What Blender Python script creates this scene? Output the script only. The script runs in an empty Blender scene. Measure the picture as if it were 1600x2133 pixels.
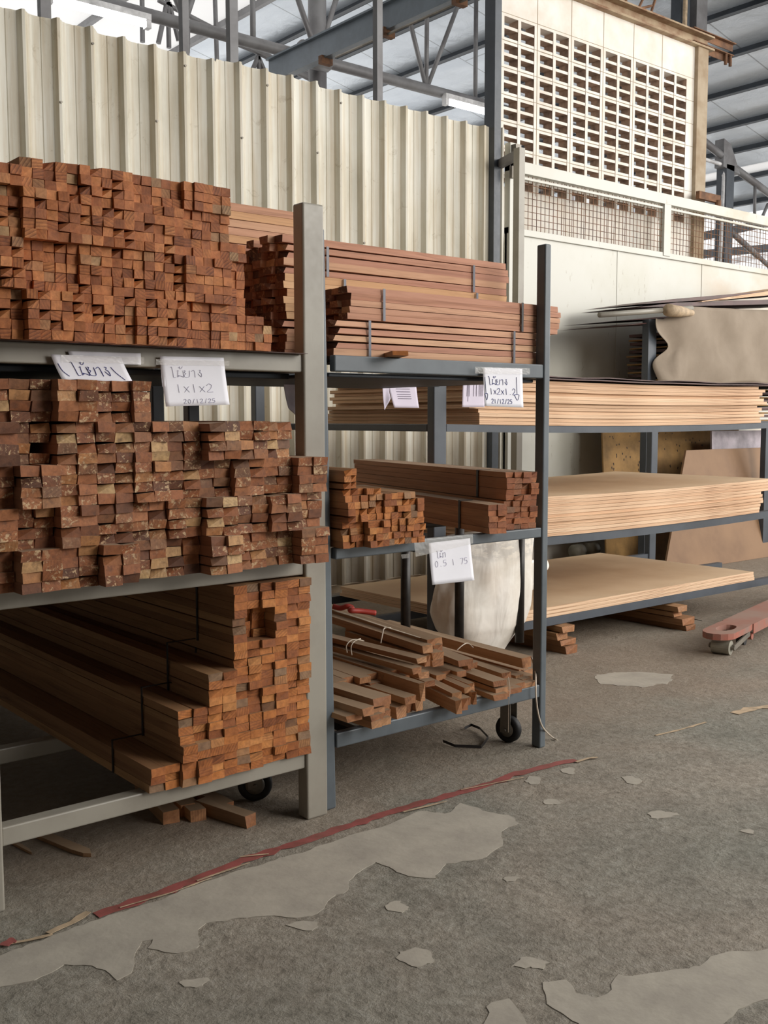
import bpy, bmesh, math, random
from mathutils import Vector, Matrix, noise
random.seed(11)
R = math.radians
D = bpy.data
COL = bpy.context.scene.collection
# ------------------------------------------------------------------ camera
F_PX, YAW, PITCH, ROLL, CAM_H = 2172.0, 39.5, 5.12, -0.1, 1.231
_y, _p, _r = R(YAW), R(PITCH), R(ROLL)
FW = Vector((math.sin(_y)*math.cos(_p), math.cos(_y)*math.cos(_p), -math.sin(_p)))
_rt = Vector((math.cos(_y), -math.sin(_y), 0)); _up = _rt.cross(FW)
RT = _rt*math.cos(_r) + _up*math.sin(_r)
UP = -_rt*math.sin(_r) + _up*math.cos(_r)
CAM = Vector((0, 0, CAM_H))
cam = D.cameras.new('camera'); co = D.objects.new('camera', cam); COL.objects.link(co)
cam.sensor_fit = 'VERTICAL'; cam.sensor_height = 36.0; cam.lens = 36.0*F_PX/2133.0
cam.clip_start = .05; cam.clip_end = 400
m3 = Matrix((RT, UP, -FW)).transposed()
co.matrix_world = Matrix.Translation(CAM) @ m3.to_4x4()
bpy.context.scene.camera = co

def at(px, py, ax, v):
    """point of the place seen at photo pixel (px, py) on the plane where coordinate ax = v"""
    d = FW*F_PX + RT*(px-800) - UP*(py-1066.5)
    return CAM + d*((v-CAM[ax])/d[ax])
def proj(P):
    d = Vector(P)-CAM; z = d.dot(FW)
    return 800+F_PX*d.dot(RT)/z, 1066.5-F_PX*d.dot(UP)/z

# ------------------------------------------------------------------ light
sc = bpy.context.scene
sc.view_settings.view_transform = 'Standard'; sc.view_settings.look = 'None'
sc.view_settings.gamma = 1; sc.view_settings.use_curve_mapping = False
sc.view_settings.exposure = 0.28
W = D.worlds.new('sky'); sc.world = W; W.use_nodes = True
bg = W.node_tree.nodes['Background']; bg.inputs[0].default_value = (1, .985, .965, 1); bg.inputs[1].default_value = 1.1
def area(name, loc, tgt, sx, sy, power, col=(1, 1, 1)):
    l = D.lights.new(name, 'AREA'); l.shape = 'RECTANGLE'; l.size = sx; l.size_y = sy; l.energy = power; l.color = col
    o = D.objects.new(name, l); COL.objects.link(o); o.location = loc
    o.rotation_euler = (Vector(tgt)-Vector(loc)).to_track_quat('-Z', 'Y').to_euler()
    return o
area('daylight_right', (15.5, -2.0, 5.6), (4.0, 5.0, 2.2), 6, 6, 640, (1, .96, .90))
area('daylight_front', (5.5, -5.0, 4.2), (3.0, 4.0, 1.2), 6, 3, 520, (1, .96, .90))

# ------------------------------------------------------------------ materials
def srgb(c):
    return tuple(((v/255)/12.92 if v/255 <= .04045 else ((v/255+.055)/1.055)**2.4) for v in c)+(1,)
class NT:
    def __init__(s, name):
        s.m = D.materials.new(name); s.m.use_nodes = True; s.t = s.m.node_tree; s.n = s.t.nodes; s.l = s.t.links
        s.b = s.n['Principled BSDF']
    def N(s, typ, **k):
        n = s.n.new(typ)
        for a, v in k.items():
            if a.startswith('i_'):
                key = a[2:]; key = int(key) if key.isdigit() else key
                n.inputs[key].default_value = v
            else: setattr(n, a, v)
        return n
    def L(s, a, b): s.l.new(a, b)
    def ramp(s, src, stops, interp='LINEAR'):
        r = s.N('ShaderNodeValToRGB'); r.color_ramp.interpolation = interp
        e = r.color_ramp.elements
        while len(e) < len(stops): e.new(.5)
        for q, (p, c) in zip(e, stops):
            q.position = p; q.color = srgb(c) if len(c) == 3 else c
        s.L(src, r.inputs[0]); return r.outputs[0]
    def mix(s, f, a, b, typ='MIX'):
        x = s.N('ShaderNodeMix', data_type='RGBA', blend_type=typ)
        for inp, v in ((x.inputs[0], f), (x.inputs[6], a), (x.inputs[7], b)):
            if hasattr(v, 'links'): s.L(v, inp)
            else: inp.default_value = v if not isinstance(v, tuple) else (srgb(v) if len(v) == 3 else v)
        return x.outputs[2]
    def math(s, op, a, b=0.0, c=0.0):
        x = s.N('ShaderNodeMath', operation=op)
        for i, v in enumerate((a, b, c)):
            if hasattr(v, 'links'): s.L(v, x.inputs[i])
            else: x.inputs[i].default_value = v
        return x.outputs[0]
    def bump(s, h, strength=.3, dist=.002):
        b = s.N('ShaderNodeBump'); b.inputs['Strength'].default_value = strength; b.inputs['Distance'].default_value = dist
        s.L(h, b.inputs['Height']); s.L(b.outputs[0], s.b.inputs['Normal'])
    def noise(s, co, scale, detail=4, rough=.55, dist=0):
        n = s.N('ShaderNodeTexNoise'); n.inputs['Scale'].default_value = scale; n.inputs['Detail'].default_value = detail
        n.inputs['Roughness'].default_value = rough; n.inputs['Distortion'].default_value = dist
        if co is not None: s.L(co, n.inputs['Vector'])
        return n.outputs['Fac']
    def mapping(s, co, scale=(1, 1, 1), rot=(0, 0, 0)):
        m = s.N('ShaderNodeMapping'); m.inputs['Scale'].default_value = scale; m.inputs['Rotation'].default_value = rot
        s.L(co, m.inputs['Vector']); return m.outputs[0]

def plain(name, c, rough=.6, metal=0, var=.12, scale=6, bump=.0, c2=None, bscale=60):
    t = NT(name); co = t.N('ShaderNodeTexCoord').outputs['Object']
    f = t.noise(co, scale, 5, .6)
    c2 = c2 or tuple(int(v*(1-var*2.2)) for v in c)
    col = t.ramp(f, [(.3, c2), (.62, c)])
    t.L(col, t.b.inputs['Base Color']); t.b.inputs['Roughness'].default_value = rough; t.b.inputs['Metallic'].default_value = metal
    if bump: t.bump(t.noise(co, bscale, 4), bump, .002)
    return t.m

def wood(name, stops, end=False, ring=.5, mottle=0, rough=.72, axis=1, side_grain=.45, dust=0):
    """timber; every piece takes its own tone; end grain shows growth rings, sides show long grain"""
    t = NT(name)
    oi = t.N('ShaderNodeObjectInfo'); ge = t.N('ShaderNodeNewGeometry')
    rnd = t.math('FRACT', t.math('ADD', oi.outputs['Random'], t.math('MULTIPLY', ge.outputs['Random Per Island'], 7.31)))
    rnd2 = t.math('FRACT', t.math('MULTIPLY', rnd, 37.7))
    co = t.N('ShaderNodeTexCoord').outputs['Object']
    off = t.N('ShaderNodeCombineXYZ'); t.L(t.math('MULTIPLY', rnd, 31.0), off.inputs[0]); t.L(t.math('MULTIPLY', rnd2, 17.0), off.inputs[2])
    va = t.N('ShaderNodeVectorMath', operation='ADD'); t.L(co, va.inputs[0]); t.L(off.outputs[0], va.inputs[1])
    P = va.outputs[0]
    base = t.ramp(rnd, stops)
    if end:
        vr = t.N('ShaderNodeVectorRotate', rotation_type='AXIS_ANGLE')
        vr.inputs['Axis'].default_value = (0, 1, 0) if axis == 1 else (1, 0, 0)
        t.L(P, vr.inputs['Vector']); t.L(t.math('MULTIPLY', rnd2, 6.28), vr.inputs['Angle'])
        w = t.N('ShaderNodeTexWave', wave_type='BANDS', bands_direction='X' if axis == 1 else 'Z', wave_profile='SAW')
        w.inputs['Scale'].default_value = 38; w.inputs['Distortion'].default_value = 3.0; w.inputs['Detail'].default_value = 2; w.inputs['Detail Scale'].default_value = .6
        t.L(vr.outputs[0], w.inputs['Vector'])
        g = t.ramp(w.outputs['Fac'], [(0, (255, 255, 255)), (.55, (215, 205, 195)), (1, (140, 118, 100))])
        amt = t.math('MULTIPLY', t.ramp(rnd2, [(.35, (0, 0, 0)), (.8, (255, 255, 255))]), ring)
        col = t.mix(amt, base, g, 'MULTIPLY')
        f2 = t.noise(P, 60, 4, .6)
        col = t.mix(.55, col, t.ramp(f2, [(.3, (150, 135, 125)), (.65, (255, 255, 255))]), 'MULTIPLY')
        if mottle:
            f = t.noise(P, 75, 6, .7, .5)
            msk = t.ramp(f, [(.54, (0, 0, 0)), (.6, (255, 255, 255))])
            am = t.math('MULTIPLY', msk, t.math('MULTIPLY', t.ramp(rnd2, [(.45, (0, 0, 0)), (.6, (255, 255, 255))]), mottle))
            col = t.mix(am, col, (196, 166, 128))
            f3 = t.noise(P, 45, 5, .7)
            am2 = t.math('MULTIPLY', t.ramp(f3, [(.54, (0, 0, 0)), (.66, (255, 255, 255))]), mottle*.5)
            col = t.mix(am2, col, (66, 44, 34))
        t.bump(f2, .5, .002)
    else:
        sc_ = (26, 1.2, 26) if axis == 1 else (1.2, 26, 26)
        mp = t.mapping(P, sc_)
        f = t.noise(mp, 2.2, 5, .6, 1.2)
        g = t.ramp(f, [(.28, (150, 122, 100)), (.5, (235, 225, 215)), (.72, (255, 255, 255))])
        col = t.mix(side_grain, base, g, 'MULTIPLY')
        if dust:
            up = t.N('ShaderNodeSeparateXYZ'); t.L(ge.outputs['Normal'], up.inputs[0])
            dm = t.math('MULTIPLY', t.ramp(up.outputs[2], [(.6, (0, 0, 0)), (.95, (255, 255, 255))]), dust)
            col = t.mix(dm, col, (158, 136, 112))
        t.bump(f, .25, .001)
    t.L(col, t.b.inputs['Base Color']); t.b.inputs['Roughness'].default_value = rough
    return t.m

M = {}
ORG = [(0, (146, 84, 46)), (.2, (168, 100, 56)), (.45, (184, 112, 64)), (.7, (194, 122, 70)), (.9, (204, 134, 80)), (.97, (158, 122, 88)), (1, (212, 172, 124))]
OLD = [(0, (98, 60, 38)), (.2, (136, 82, 48)), (.45, (160, 98, 58)), (.65, (170, 110, 68)), (.8, (122, 86, 62)), (.92, (188, 130, 80)), (1, (206, 172, 124))]
VIV = [(0, (150, 86, 42)), (.3, (184, 112, 56)), (.6, (198, 124, 62)), (.82, (206, 140, 78)), (.93, (150, 120, 92)), (1, (124, 82, 50))]
VSD = [(0, (142, 104, 72)), (.5, (160, 120, 84)), (1, (176, 138, 98))]
DRK = [(0, (70, 44, 34)), (.3, (98, 62, 46)), (.6, (126, 82, 60)), (.85, (146, 100, 72)), (1, (196, 160, 120))]
PNK = [(0, (180, 128, 104)), (.35, (198, 146, 120)), (.6, (210, 162, 132)), (.8, (214, 172, 138)), (1, (188, 136, 110))]
YEL = [(0, (206, 160, 116)), (.5, (218, 176, 132)), (1, (202, 150, 110))]
TAN = [(0, (150, 116, 86)), (.3, (172, 134, 98)), (.6, (186, 146, 108)), (1, (160, 112, 78))]
M['t_end'] = wood('rust_batten_end', ORG, True, .8)
M['t_side'] = wood('rust_batten_side', ORG)
M['m_end'] = wood('weathered_batten_end', OLD, True, .4, mottle=.9)
M['m_side'] = wood('weathered_batten_side', [(0, (138, 92, 66)), (.5, (156, 108, 80)), (1, (170, 122, 92))], dust=.8)
M['k_end'] = wood('orange_batten_end', VIV, True, .6)
M['k_side'] = wood('orange_batten_side', VSD, side_grain=.6)
M['e_end'] = wood('dark_batten_end', DRK, True, .3, axis=0, mottle=.4)
M['e_side'] = wood('pink_batten_side', PNK, axis=0, side_grain=.5)
M['e_side_y'] = wood('yellow_batten_side', YEL, axis=0, side_grain=.4)
M['g_side'] = wood('brown_batten_side', [(0, (158, 110, 78)), (.5, (174, 126, 92)), (1, (186, 140, 104))], dust=.7)
M['h_side'] = wood('dusty_batten_side', TAN, dust=.8)
M['h_end'] = wood('dusty_batten_end', [(0, (150, 98, 62)), (.5, (176, 122, 80)), (1, (196, 150, 108))], True, .5)
M['ply_top'] = plain('plywood_face', (218, 192, 160), .6, 0, .05, 2.2, .1, (204, 174, 140))
def ply_edge():
    t = NT('plywood_edge'); co = t.N('ShaderNodeTexCoord').outputs['Object']
    oi = t.N('ShaderNodeObjectInfo')
    ly = t.noise(t.mapping(co, (1.2, 1.2, 260)), 1.0, 3, .6)
    col = t.ramp(ly, [(.36, (150, 112, 82)), (.46, (224, 190, 156)), (.7, (240, 214, 184))])
    sp = t.noise(t.mapping(co, (9, 9, 60)), 1.5, 3)
    col = t.mix(t.ramp(sp, [(.68, (0, 0, 0)), (.76, (180, 180, 180))]), col, (128, 84, 52))
    tint = t.ramp(oi.outputs['Random'], [(0, (225, 205, 190)), (1, (255, 255, 255))])
    col = t.mix(.7, col, tint, 'MULTIPLY')
    t.L(col, t.b.inputs['Base Color']); t.b.inputs['Roughness'].default_value = .7
    return t.m
M['ply_edge'] = ply_edge()
M['brown_sheet'] = plain('brown_film_sheet', (92, 62, 58), .5, 0, .15, 5)
def steel(name, c, c2, rough, spec=.5, streak=.25):
    t = NT(name); co = t.N('ShaderNodeTexCoord').outputs['Object']
    f = t.noise(co, 3, 5, .6); col = t.ramp(f, [(.35, c2), (.6, c)])
    s = t.noise(t.mapping(co, (30, 30, 3)), 2.0, 6, .7)
    col = t.mix(t.ramp(s, [(.6, (0, 0, 0)), (.75, (int(255*streak),)*3)]), col, tuple(min(255, int(v*1.45)) for v in c))
    r = t.noise(co, 40, 4, .6)
    chip = t.ramp(t.noise(co, 24, 6, .7), [(.7, (0, 0, 0)), (.73, (255, 255, 255))])
    col = t.mix(t.math('MULTIPLY', chip, .5), col, (70, 56, 48))
    t.L(col, t.b.inputs['Base Color'])
    rr = t.N('ShaderNodeMapRange'); rr.inputs[3].default_value = rough-.1; rr.inputs[4].default_value = rough+.15; t.L(r, rr.inputs[0]); t.L(rr.outputs[0], t.b.inputs['Roughness'])
    t.bump(r, .15, .001)
    return t.m
M['steel_light'] = steel('warm_grey_painted_steel', (156, 151, 140), (138, 132, 121), .36)
M['steel_blue'] = steel('blue_grey_painted_steel', (98, 106, 112), (80, 87, 93), .34)
M['steel_dark'] = steel('dark_slate_painted_steel', (76, 82, 90), (62, 67, 74), .42)
M['truss'] = steel('grey_truss_steel', (128, 128, 130), (104, 102, 104), .45)
M['purlin'] = plain('dark_purlin_steel', (62, 68, 76), .5, .2, .1, 3)
M['girder'] = steel('slate_girder_paint', (104, 116, 126), (88, 98, 108), .4)
M['rust'] = plain('rusty_steel', (136, 98, 70), .8, .2, .2, 9, .3, (84, 62, 50))
M['rust_beam'] = plain('rust_streaked_beam', (170, 150, 122), .7, .1, .2, 6, .2, (122, 82, 54))
M['black'] = plain('black_rubber', (34, 34, 36), .6)
M['black_pipe'] = plain('black_scuffed_pipe', (44, 40, 38), .4, .3, .2, 40, 0, (30, 28, 27))
M['strap_grey'] = plain('grey_packing_strap', (104, 106, 118), .35)
M['strap_black'] = plain('black_packing_strap', (36, 32, 32), .4)
M['zinc'] = plain('zinc_plate', (140, 134, 124), .45, .5)
M['paper'] = plain('white_paper', (236, 236, 244), .7, 0, .01, 8)
M['paper_grey'] = plain('thin_printed_paper', (214, 206, 222), .7, 0, .01, 8)
M['ink'] = plain('blue_pen_ink', (58, 64, 140), .6)
M['ink_faint'] = plain('faded_pen_ink', (160, 156, 186), .6)
M['print'] = plain('printed_text_ink', (128, 120, 138), .6)
M['red'] = plain('red_strap_plastic', (186, 62, 50), .5)
M['string'] = plain('white_twine', (214, 200, 182), .6)
def tape_clear():
    t = NT('clear_tape'); t.b.inputs['Base Color'].default_value = (.9, .88, .84, 1); t.b.inputs['Roughness'].default_value = .12
    t.b.inputs['Alpha'].default_value = .28
    f = t.noise(t.N('ShaderNodeTexCoord').outputs['Object'], 60, 3); t.bump(f, .9, .003); return t.m
M['tape'] = tape_clear()
def corr():
    t = NT('cream_corrugated_steel'); co = t.N('ShaderNodeTexCoord').outputs['Object']
    f = t.noise(t.mapping(co, (2.0, 2.0, .7)), 1.6, 6, .6)
    col = t.ramp(f, [(.3, (196, 191, 174)), (.5, (220, 216, 202)), (.7, (230, 229, 220))])
    s = t.noise(t.mapping(co, (14, 14, .5)), 1.4, 5, .65)
    col = t.mix(t.ramp(s, [(.42, (0, 0, 0)), (.72, (210, 210, 210))]), col, (184, 160, 120))
    d = t.noise(co, 7, 7, .75, 1.0)
    col = t.mix(t.ramp(d, [(.60, (0, 0, 0)), (.68, (170, 170, 170))]), col, (160, 144, 116))
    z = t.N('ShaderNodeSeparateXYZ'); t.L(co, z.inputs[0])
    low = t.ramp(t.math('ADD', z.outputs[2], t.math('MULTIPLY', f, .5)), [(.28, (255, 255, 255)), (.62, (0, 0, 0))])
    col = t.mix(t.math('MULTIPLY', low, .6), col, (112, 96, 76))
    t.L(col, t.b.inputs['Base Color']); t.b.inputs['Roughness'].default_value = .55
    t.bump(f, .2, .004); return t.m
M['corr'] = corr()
def panelm():
    t = NT('scratched_cream_sheet'); co = t.N('ShaderNodeTexCoord').outputs['Object']
    f = t.noise(co, 1.3, 5, .6)
    col = t.ramp(f, [(.3, (198, 196, 182)), (.6, (208, 207, 198))])
    s = t.noise(t.mapping(co, (9, 9, 2.2)), 2.4, 6, .7)
    col = t.mix(t.ramp(s, [(.64, (0, 0, 0)), (.69, (200, 200, 200))]), col, (150, 138, 116))
    r = t.noise(t.mapping(co, (1.5, 1.5, 2.5)), 1.2, 4)
    x = t.N('ShaderNodeSeparateXYZ'); t.L(co, x.inputs[0])
    rx = t.ramp(t.math('SUBTRACT', x.outputs[0], 8.3), [(.2, (0, 0, 0)), (.7, (255, 255, 255))])
    col = t.mix(t.math('MULTIPLY', rx, t.ramp(r, [(.42, (0, 0, 0)), (.6, (170, 170, 170))])), col, (194, 160, 122))
    t.L(col, t.b.inputs['Base Color']); t.b.inputs['Roughness'].default_value = .42
    return t.m
M['panel'] = panelm()
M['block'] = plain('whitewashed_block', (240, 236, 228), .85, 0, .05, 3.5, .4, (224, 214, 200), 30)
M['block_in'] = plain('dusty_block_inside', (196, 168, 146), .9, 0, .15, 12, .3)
M['plaster'] = plain('bare_plaster', (176, 160, 138), .9, 0, .12, 4, .4, (146, 124, 98), 30)
def foil():
    t = NT('foil_roof_lining'); co = t.N('ShaderNodeTexCoord').outputs['Object']
    f = t.noise(t.mapping(co, (.7, .12, .7)), 1.5, 6, .6)
    col = t.ramp(f, [(.3, (196, 206, 218)), (.65, (234, 242, 250))])
    br = t.N('ShaderNodeTexBrick'); br.inputs['Scale'].default_value = 1; br.inputs['Brick Width'].default_value = 6; br.inputs['Row Height'].default_value = 1.25
    br.inputs['Mortar Size'].default_value = .012; br.inputs['Color1'].default_value = (1, 1, 1, 1); br.inputs['Color2'].default_value = (.9, .9, .9, 1); br.inputs['Mortar'].default_value = (.35, .35, .35, 1)
    t.L(t.mapping(co, (1, 1, 1)), br.inputs['Vector'])
    col = t.mix(.7, col, br.outputs['Color'], 'MULTIPLY')
    t.L(col, t.b.inputs['Base Color']); t.b.inputs['Roughness'].default_value = .34; t.b.inputs['Metallic'].default_value = .3
    t.bump(t.noise(co, 3.5, 6, .65, .6), .45, .05); return t.m
M['foil'] = foil()
def translucent(name, c):
    t = NT(name); tr = t.N('ShaderNodeBsdfTranslucent'); tr.inputs[0].default_value = srgb(c)
    mx = t.N('ShaderNodeMixShader'); mx.inputs[0].default_value = .75
    t.b.inputs['Base Color'].default_value = srgb(c); t.L(t.b.outputs[0], mx.inputs[1]); t.L(tr.outputs[0], mx.inputs[2])
    t.L(mx.outputs[0], t.n['Material Output'].inputs['Surface']); return t.m
M['skylight'] = translucent('translucent_roof_sheet', (250, 250, 250))
def emit(name, c, s):
    t = NT(name); t.b.inputs['Emission Color'].default_value = c+(1,); t.b.inputs['Emission Strength'].default_value = s; t.b.inputs['Base Color'].default_value = (1, 1, 1, 1); return t.m
M['tube'] = emit('lit_fluorescent_tube', (.93, .95, 1), 14)
M['white_plastic'] = plain('white_enamel', (232, 232, 234), .4)
def floor_mat():
    t = NT('rough_dusty_concrete'); co = t.N('ShaderNodeTexCoord').outputs['Object']
    a = t.noise(co, 1.1, 8, .62, .4); b = t.noise(co, 34, 7, .68, 0); c = t.noise(co, 6, 6, .65, .5)
    col = t.ramp(a, [(.3, (142, 142, 132)), (.5, (156, 151, 140)), (.7, (170, 160, 147))])
    col = t.mix(.85, col, t.ramp(b, [(.3, (178, 174, 168)), (.5, (236, 234, 230)), (.62, (255, 255, 255))]), 'MULTIPLY')
    col = t.mix(.5, col, t.ramp(c, [(.32, (188, 184, 180)), (.6, (255, 255, 255))]), 'MULTIPLY')
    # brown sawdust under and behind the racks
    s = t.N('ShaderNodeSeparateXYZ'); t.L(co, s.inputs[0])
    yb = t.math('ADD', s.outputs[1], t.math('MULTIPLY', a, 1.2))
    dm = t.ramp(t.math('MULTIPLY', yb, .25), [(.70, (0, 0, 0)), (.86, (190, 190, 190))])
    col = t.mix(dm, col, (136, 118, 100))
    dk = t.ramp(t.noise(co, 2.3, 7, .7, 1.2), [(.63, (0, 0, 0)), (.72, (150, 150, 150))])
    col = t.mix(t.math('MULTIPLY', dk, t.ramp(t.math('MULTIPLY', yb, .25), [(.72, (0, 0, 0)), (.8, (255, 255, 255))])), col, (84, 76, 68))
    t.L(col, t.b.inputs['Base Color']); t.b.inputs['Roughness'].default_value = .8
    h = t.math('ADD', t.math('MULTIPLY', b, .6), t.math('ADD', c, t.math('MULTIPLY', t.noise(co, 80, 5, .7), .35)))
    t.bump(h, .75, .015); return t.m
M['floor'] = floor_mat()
M['skim'] = plain('smooth_cement_skim', (174, 167, 154), .8, 0, .05, 7, .8, (156, 149, 138), 30)
M['line_red'] = plain('worn_red_floor_tape', (156, 84, 80), .6, 0, .1, 14, .5, (120, 74, 64), 40)
M['line_tan'] = plain('torn_tape_backing', (200, 176, 146), .7, 0, .1, 20)
M['cloth'] = plain('grey_brown_canvas', (150, 136, 120), .85, 0, .06, 3, .3, (134, 120, 104), 60)
M['light_block'] = plain('dim_light_block', (96, 92, 86), .8)  # dim grey for the unseen light-blocking walls
M['osb'] = plain('marked_yellow_board', (158, 122, 72), .75, 0, .1, 9, .1)
M['lean'] = plain('leaning_panel_board', (140, 108, 78), .65, 0, .12, 2.5, .1, (120, 90, 64))
M['mauve'] = plain('pale_mauve_board', (190, 180, 188), .6)
def sackm():
    t = NT('woven_plastic_sack'); co = t.N('ShaderNodeTexCoord').outputs['Object']
    f = t.noise(co, 5, 5, .6); col = t.ramp(f, [(.35, (216, 208, 196)), (.6, (240, 236, 228))])
    r = t.noise(co, 3.1, 3); col = t.mix(t.ramp(r, [(.5, (0, 0, 0)), (.68, (80, 80, 80))]), col, (200, 160, 144))
    s = t.N('ShaderNodeSeparateXYZ'); t.L(co, s.inputs[0])
    p = t.noise(t.mapping(co, (1, 1, 2.4)), 16, 4, .6)
    top = t.ramp(s.outputs[2], [(.56, (0, 0, 0)), (.6, (255, 255, 255))])
    col = t.mix(t.math('MULTIPLY', top, t.ramp(p, [(.45, (0, 0, 0)), (.55, (150, 150, 150))])), col, (124, 124, 128))
    t.L(col, t.b.inputs['Base Color']); t.b.inputs['Roughness'].default_value = .38; t.bump(t.noise(t.mapping(co, (1, 1, .28)), 9, 3, .5, .8), .45, .02); return t.m
M['sack'] = sackm()
M['jack_red'] = plain('dusty_red_paint', (150, 124, 112), .6, 0, .12, 5, .1, (152, 100, 86))
M['jack_side'] = plain('chipped_red_paint', (160, 96, 80), .5, 0, .2, 9, 0, (134, 112, 102))
M['roller'] = plain('grey_nylon_roller', (164, 160, 146), .5)
M['tip'] = plain('stencil_number_ink', (60, 40, 30), .6)

# ------------------------------------------------------------------ mesh helpers
class MB:
    def __init__(s): s.v = []; s.f = []; s.mi = []
    def box(s, x0, x1, y0, y1, z0, z1, mi=0, mat=None, ends=None, endmi=1, jit=0):
        """ends: axis whose two faces take endmi"""
        b = len(s.v); P = []
        for i in range(8):
            p = Vector(((x0, x1)[i & 1], (y0, y1)[i >> 1 & 1], (z0, z1)[i >> 2 & 1]))
            if jit: p += Vector((random.uniform(-jit, jit), random.uniform(-jit, jit)*2.5, random.uniform(-jit, jit)))
            P.append(mat @ p if mat else p)
        s.v += P
        for k, q in enumerate(((0, 2, 3, 1), (4, 5, 7, 6), (0, 1, 5, 4), (2, 6, 7, 3), (0, 4, 6, 2), (1, 3, 7, 5))):
            s.f.append(tuple(b+i for i in q)); ax = {0: 2, 1: 2, 2: 1, 3: 1, 4: 0, 5: 0}[k]
            s.mi.append(endmi if ends == ax else mi)
        return s
    def tube(s, pts, r, seg=8, mi=0, cap=True, rs=None):
        pts = [Vector(p) for p in pts]; b = len(s.v); n = len(pts); prev = None
        for i, p in enumerate(pts):
            t = (pts[min(i+1, n-1)]-pts[max(i-1, 0)]).normalized()
            a = (prev - t*prev.dot(t)) if prev is not None else (Vector((0, 0, 1)) if abs(t.z) < .9 else Vector((1, 0, 0)))
            a = (a - t*a.dot(t)).normalized(); prev = a; c = t.cross(a)
            rr = rs[i] if rs else r
            for k in range(seg):
                an = 2*math.pi*k/seg; s.v.append(p + a*math.cos(an)*rr + c*math.sin(an)*rr)
        for i in range(n-1):
            for k in range(seg):
                k2 = (k+1) % seg
                s.f.append((b+i*seg+k, b+i*seg+k2, b+(i+1)*seg+k2, b+(i+1)*seg+k)); s.mi.append(mi)
        if cap:
            s.f.append(tuple(b+k for k in range(seg))[::-1]); s.mi.append(mi)
            s.f.append(tuple(b+(n-1)*seg+k for k in range(seg))); s.mi.append(mi)
        return s
    def bar(s, a, b_, w, h, mi=0, up=(0, 0, 1)):
        """square tube between two points, w across, h along up"""
        a = Vector(a); b_ = Vector(b_); t = (b_-a).normalized(); u = Vector(up); u = (u-t*u.dot(t)).normalized(); c = t.cross(u)
        i0 = len(s.v)
        for p in (a, b_):
            for (k, l) in ((-1, -1), (1, -1), (1, 1), (-1, 1)): s.v.append(p+c*w/2*k+u*h/2*l)
        for q in ((0, 1, 2, 3), (7, 6, 5, 4), (0, 4, 5, 1), (1, 5, 6, 2), (2, 6, 7, 3), (3, 7, 4, 0)):
            s.f.append(tuple(i0+k for k in q)); s.mi.append(mi)
        return s
    def grid(s, fn, nu, nv, mi=0, thick=0, nrm=None):
        b = len(s.v)
        for j in range(nv+1):
            for i in range(nu+1): s.v.append(Vector(fn(i/nu, j/nv)))
        for j in range(nv):
            for i in range(nu):
                a = b+j*(nu+1)+i; s.f.append((a, a+1, a+nu+2, a+nu+1)); s.mi.append(mi)
        return s
    def prism(s, poly, y0, y1, plane='xz', mi=0, side=None):
        """polygon extruded; plane xz extrudes on y, xy extrudes on z"""
        b = len(s.v); n = len(poly)
        for w in (y0, y1):
            for (p, q) in poly: s.v.append(Vector((p, w, q)) if plane == 'xz' else (Vector((p, q, w)) if plane == 'xy' else Vector((w, p, q))))
        s.f.append(tuple(range(b, b+n))); s.mi.append(mi)
        s.f.append(tuple(range(b+n, b+2*n))[::-1]); s.mi.append(mi)
        for i in range(n):
            j = (i+1) % n; s.f.append((b+i, b+n+i, b+n+j, b+j)); s.mi.append(mi if side is None else side)
        return s
    def mesh(s, name, mats, smooth=False, origin=None):
        me = D.meshes.new(name); o = Vector(origin) if origin is not None else Vector((0, 0, 0))
        me.from_pydata([tuple(v-o) for v in s.v], [], s.f)
        for m in (mats if isinstance(mats, (list, tuple)) else [mats]): me.materials.append(m)
        for p, i in zip(me.polygons, s.mi): p.material_index = i
        bm = bmesh.new(); bm.from_mesh(me); bmesh.ops.recalc_face_normals(bm, faces=bm.faces); bm.to_mesh(me); bm.free()
        if smooth:
            for p in me.polygons: p.use_smooth = True
        me.update(); return me
    def build(s, name, mats, parent=None, smooth=False, origin=None):
        me = s.mesh(name, mats, smooth, origin)
        o = D.objects.new(name, me); COL.objects.link(o)
        if origin is not None: o.location = origin
        if parent is not None:
            o.parent = parent
            o.location = Vector(o.location) - Vector(parent.get('_w', (0, 0, 0)))
        return o
def tag(o, label=None, cat=None, group=None, kind=None):
    if label: o['label'] = label
    if cat: o['category'] = cat
    if group: o['group'] = group
    if kind: o['kind'] = kind
    return o
def thing(name, label, cat, loc=(0, 0, 0), group=None):
    o = D.objects.new(name, None); COL.objects.link(o); o.location = loc; o.empty_display_size = .05; o['_w'] = tuple(loc)
    return tag(o, label, cat, group)
def struct(o): o['kind'] = 'structure'; return o
def bevel(o, w=.003, seg=2):
    m = o.modifiers.new('bevel', 'BEVEL'); m.width = w; m.segments = seg; m.limit_method = 'ANGLE'; return o
ORD = ['', 'first', 'second', 'third', 'fourth', 'fifth', 'sixth', 'seventh', 'eighth', 'ninth', 'tenth', 'eleventh', 'twelfth', 'thirteenth', 'fourteenth', 'fifteenth', 'sixteenth', 'seventeenth', 'eighteenth', 'nineteenth', 'twentieth']
def ordn(k):
    if k <= 20: return ORD[k]
    return {2: 'twenty', 3: 'thirty'}[k//10]+'-'+ORD[k % 10] if k % 10 else {3: 'thirtieth', 4: 'fortieth'}[k//10]
def inside(x, y, poly):
    c = False; n = len(poly)
    for i in range(n):
        (x1, y1), (x2, y2) = poly[i], poly[i-1]
        if (y1 > y) != (y2 > y) and x < (x2-x1)*(y-y1)/(y2-y1)+x1: c = not c
    return c

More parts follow.
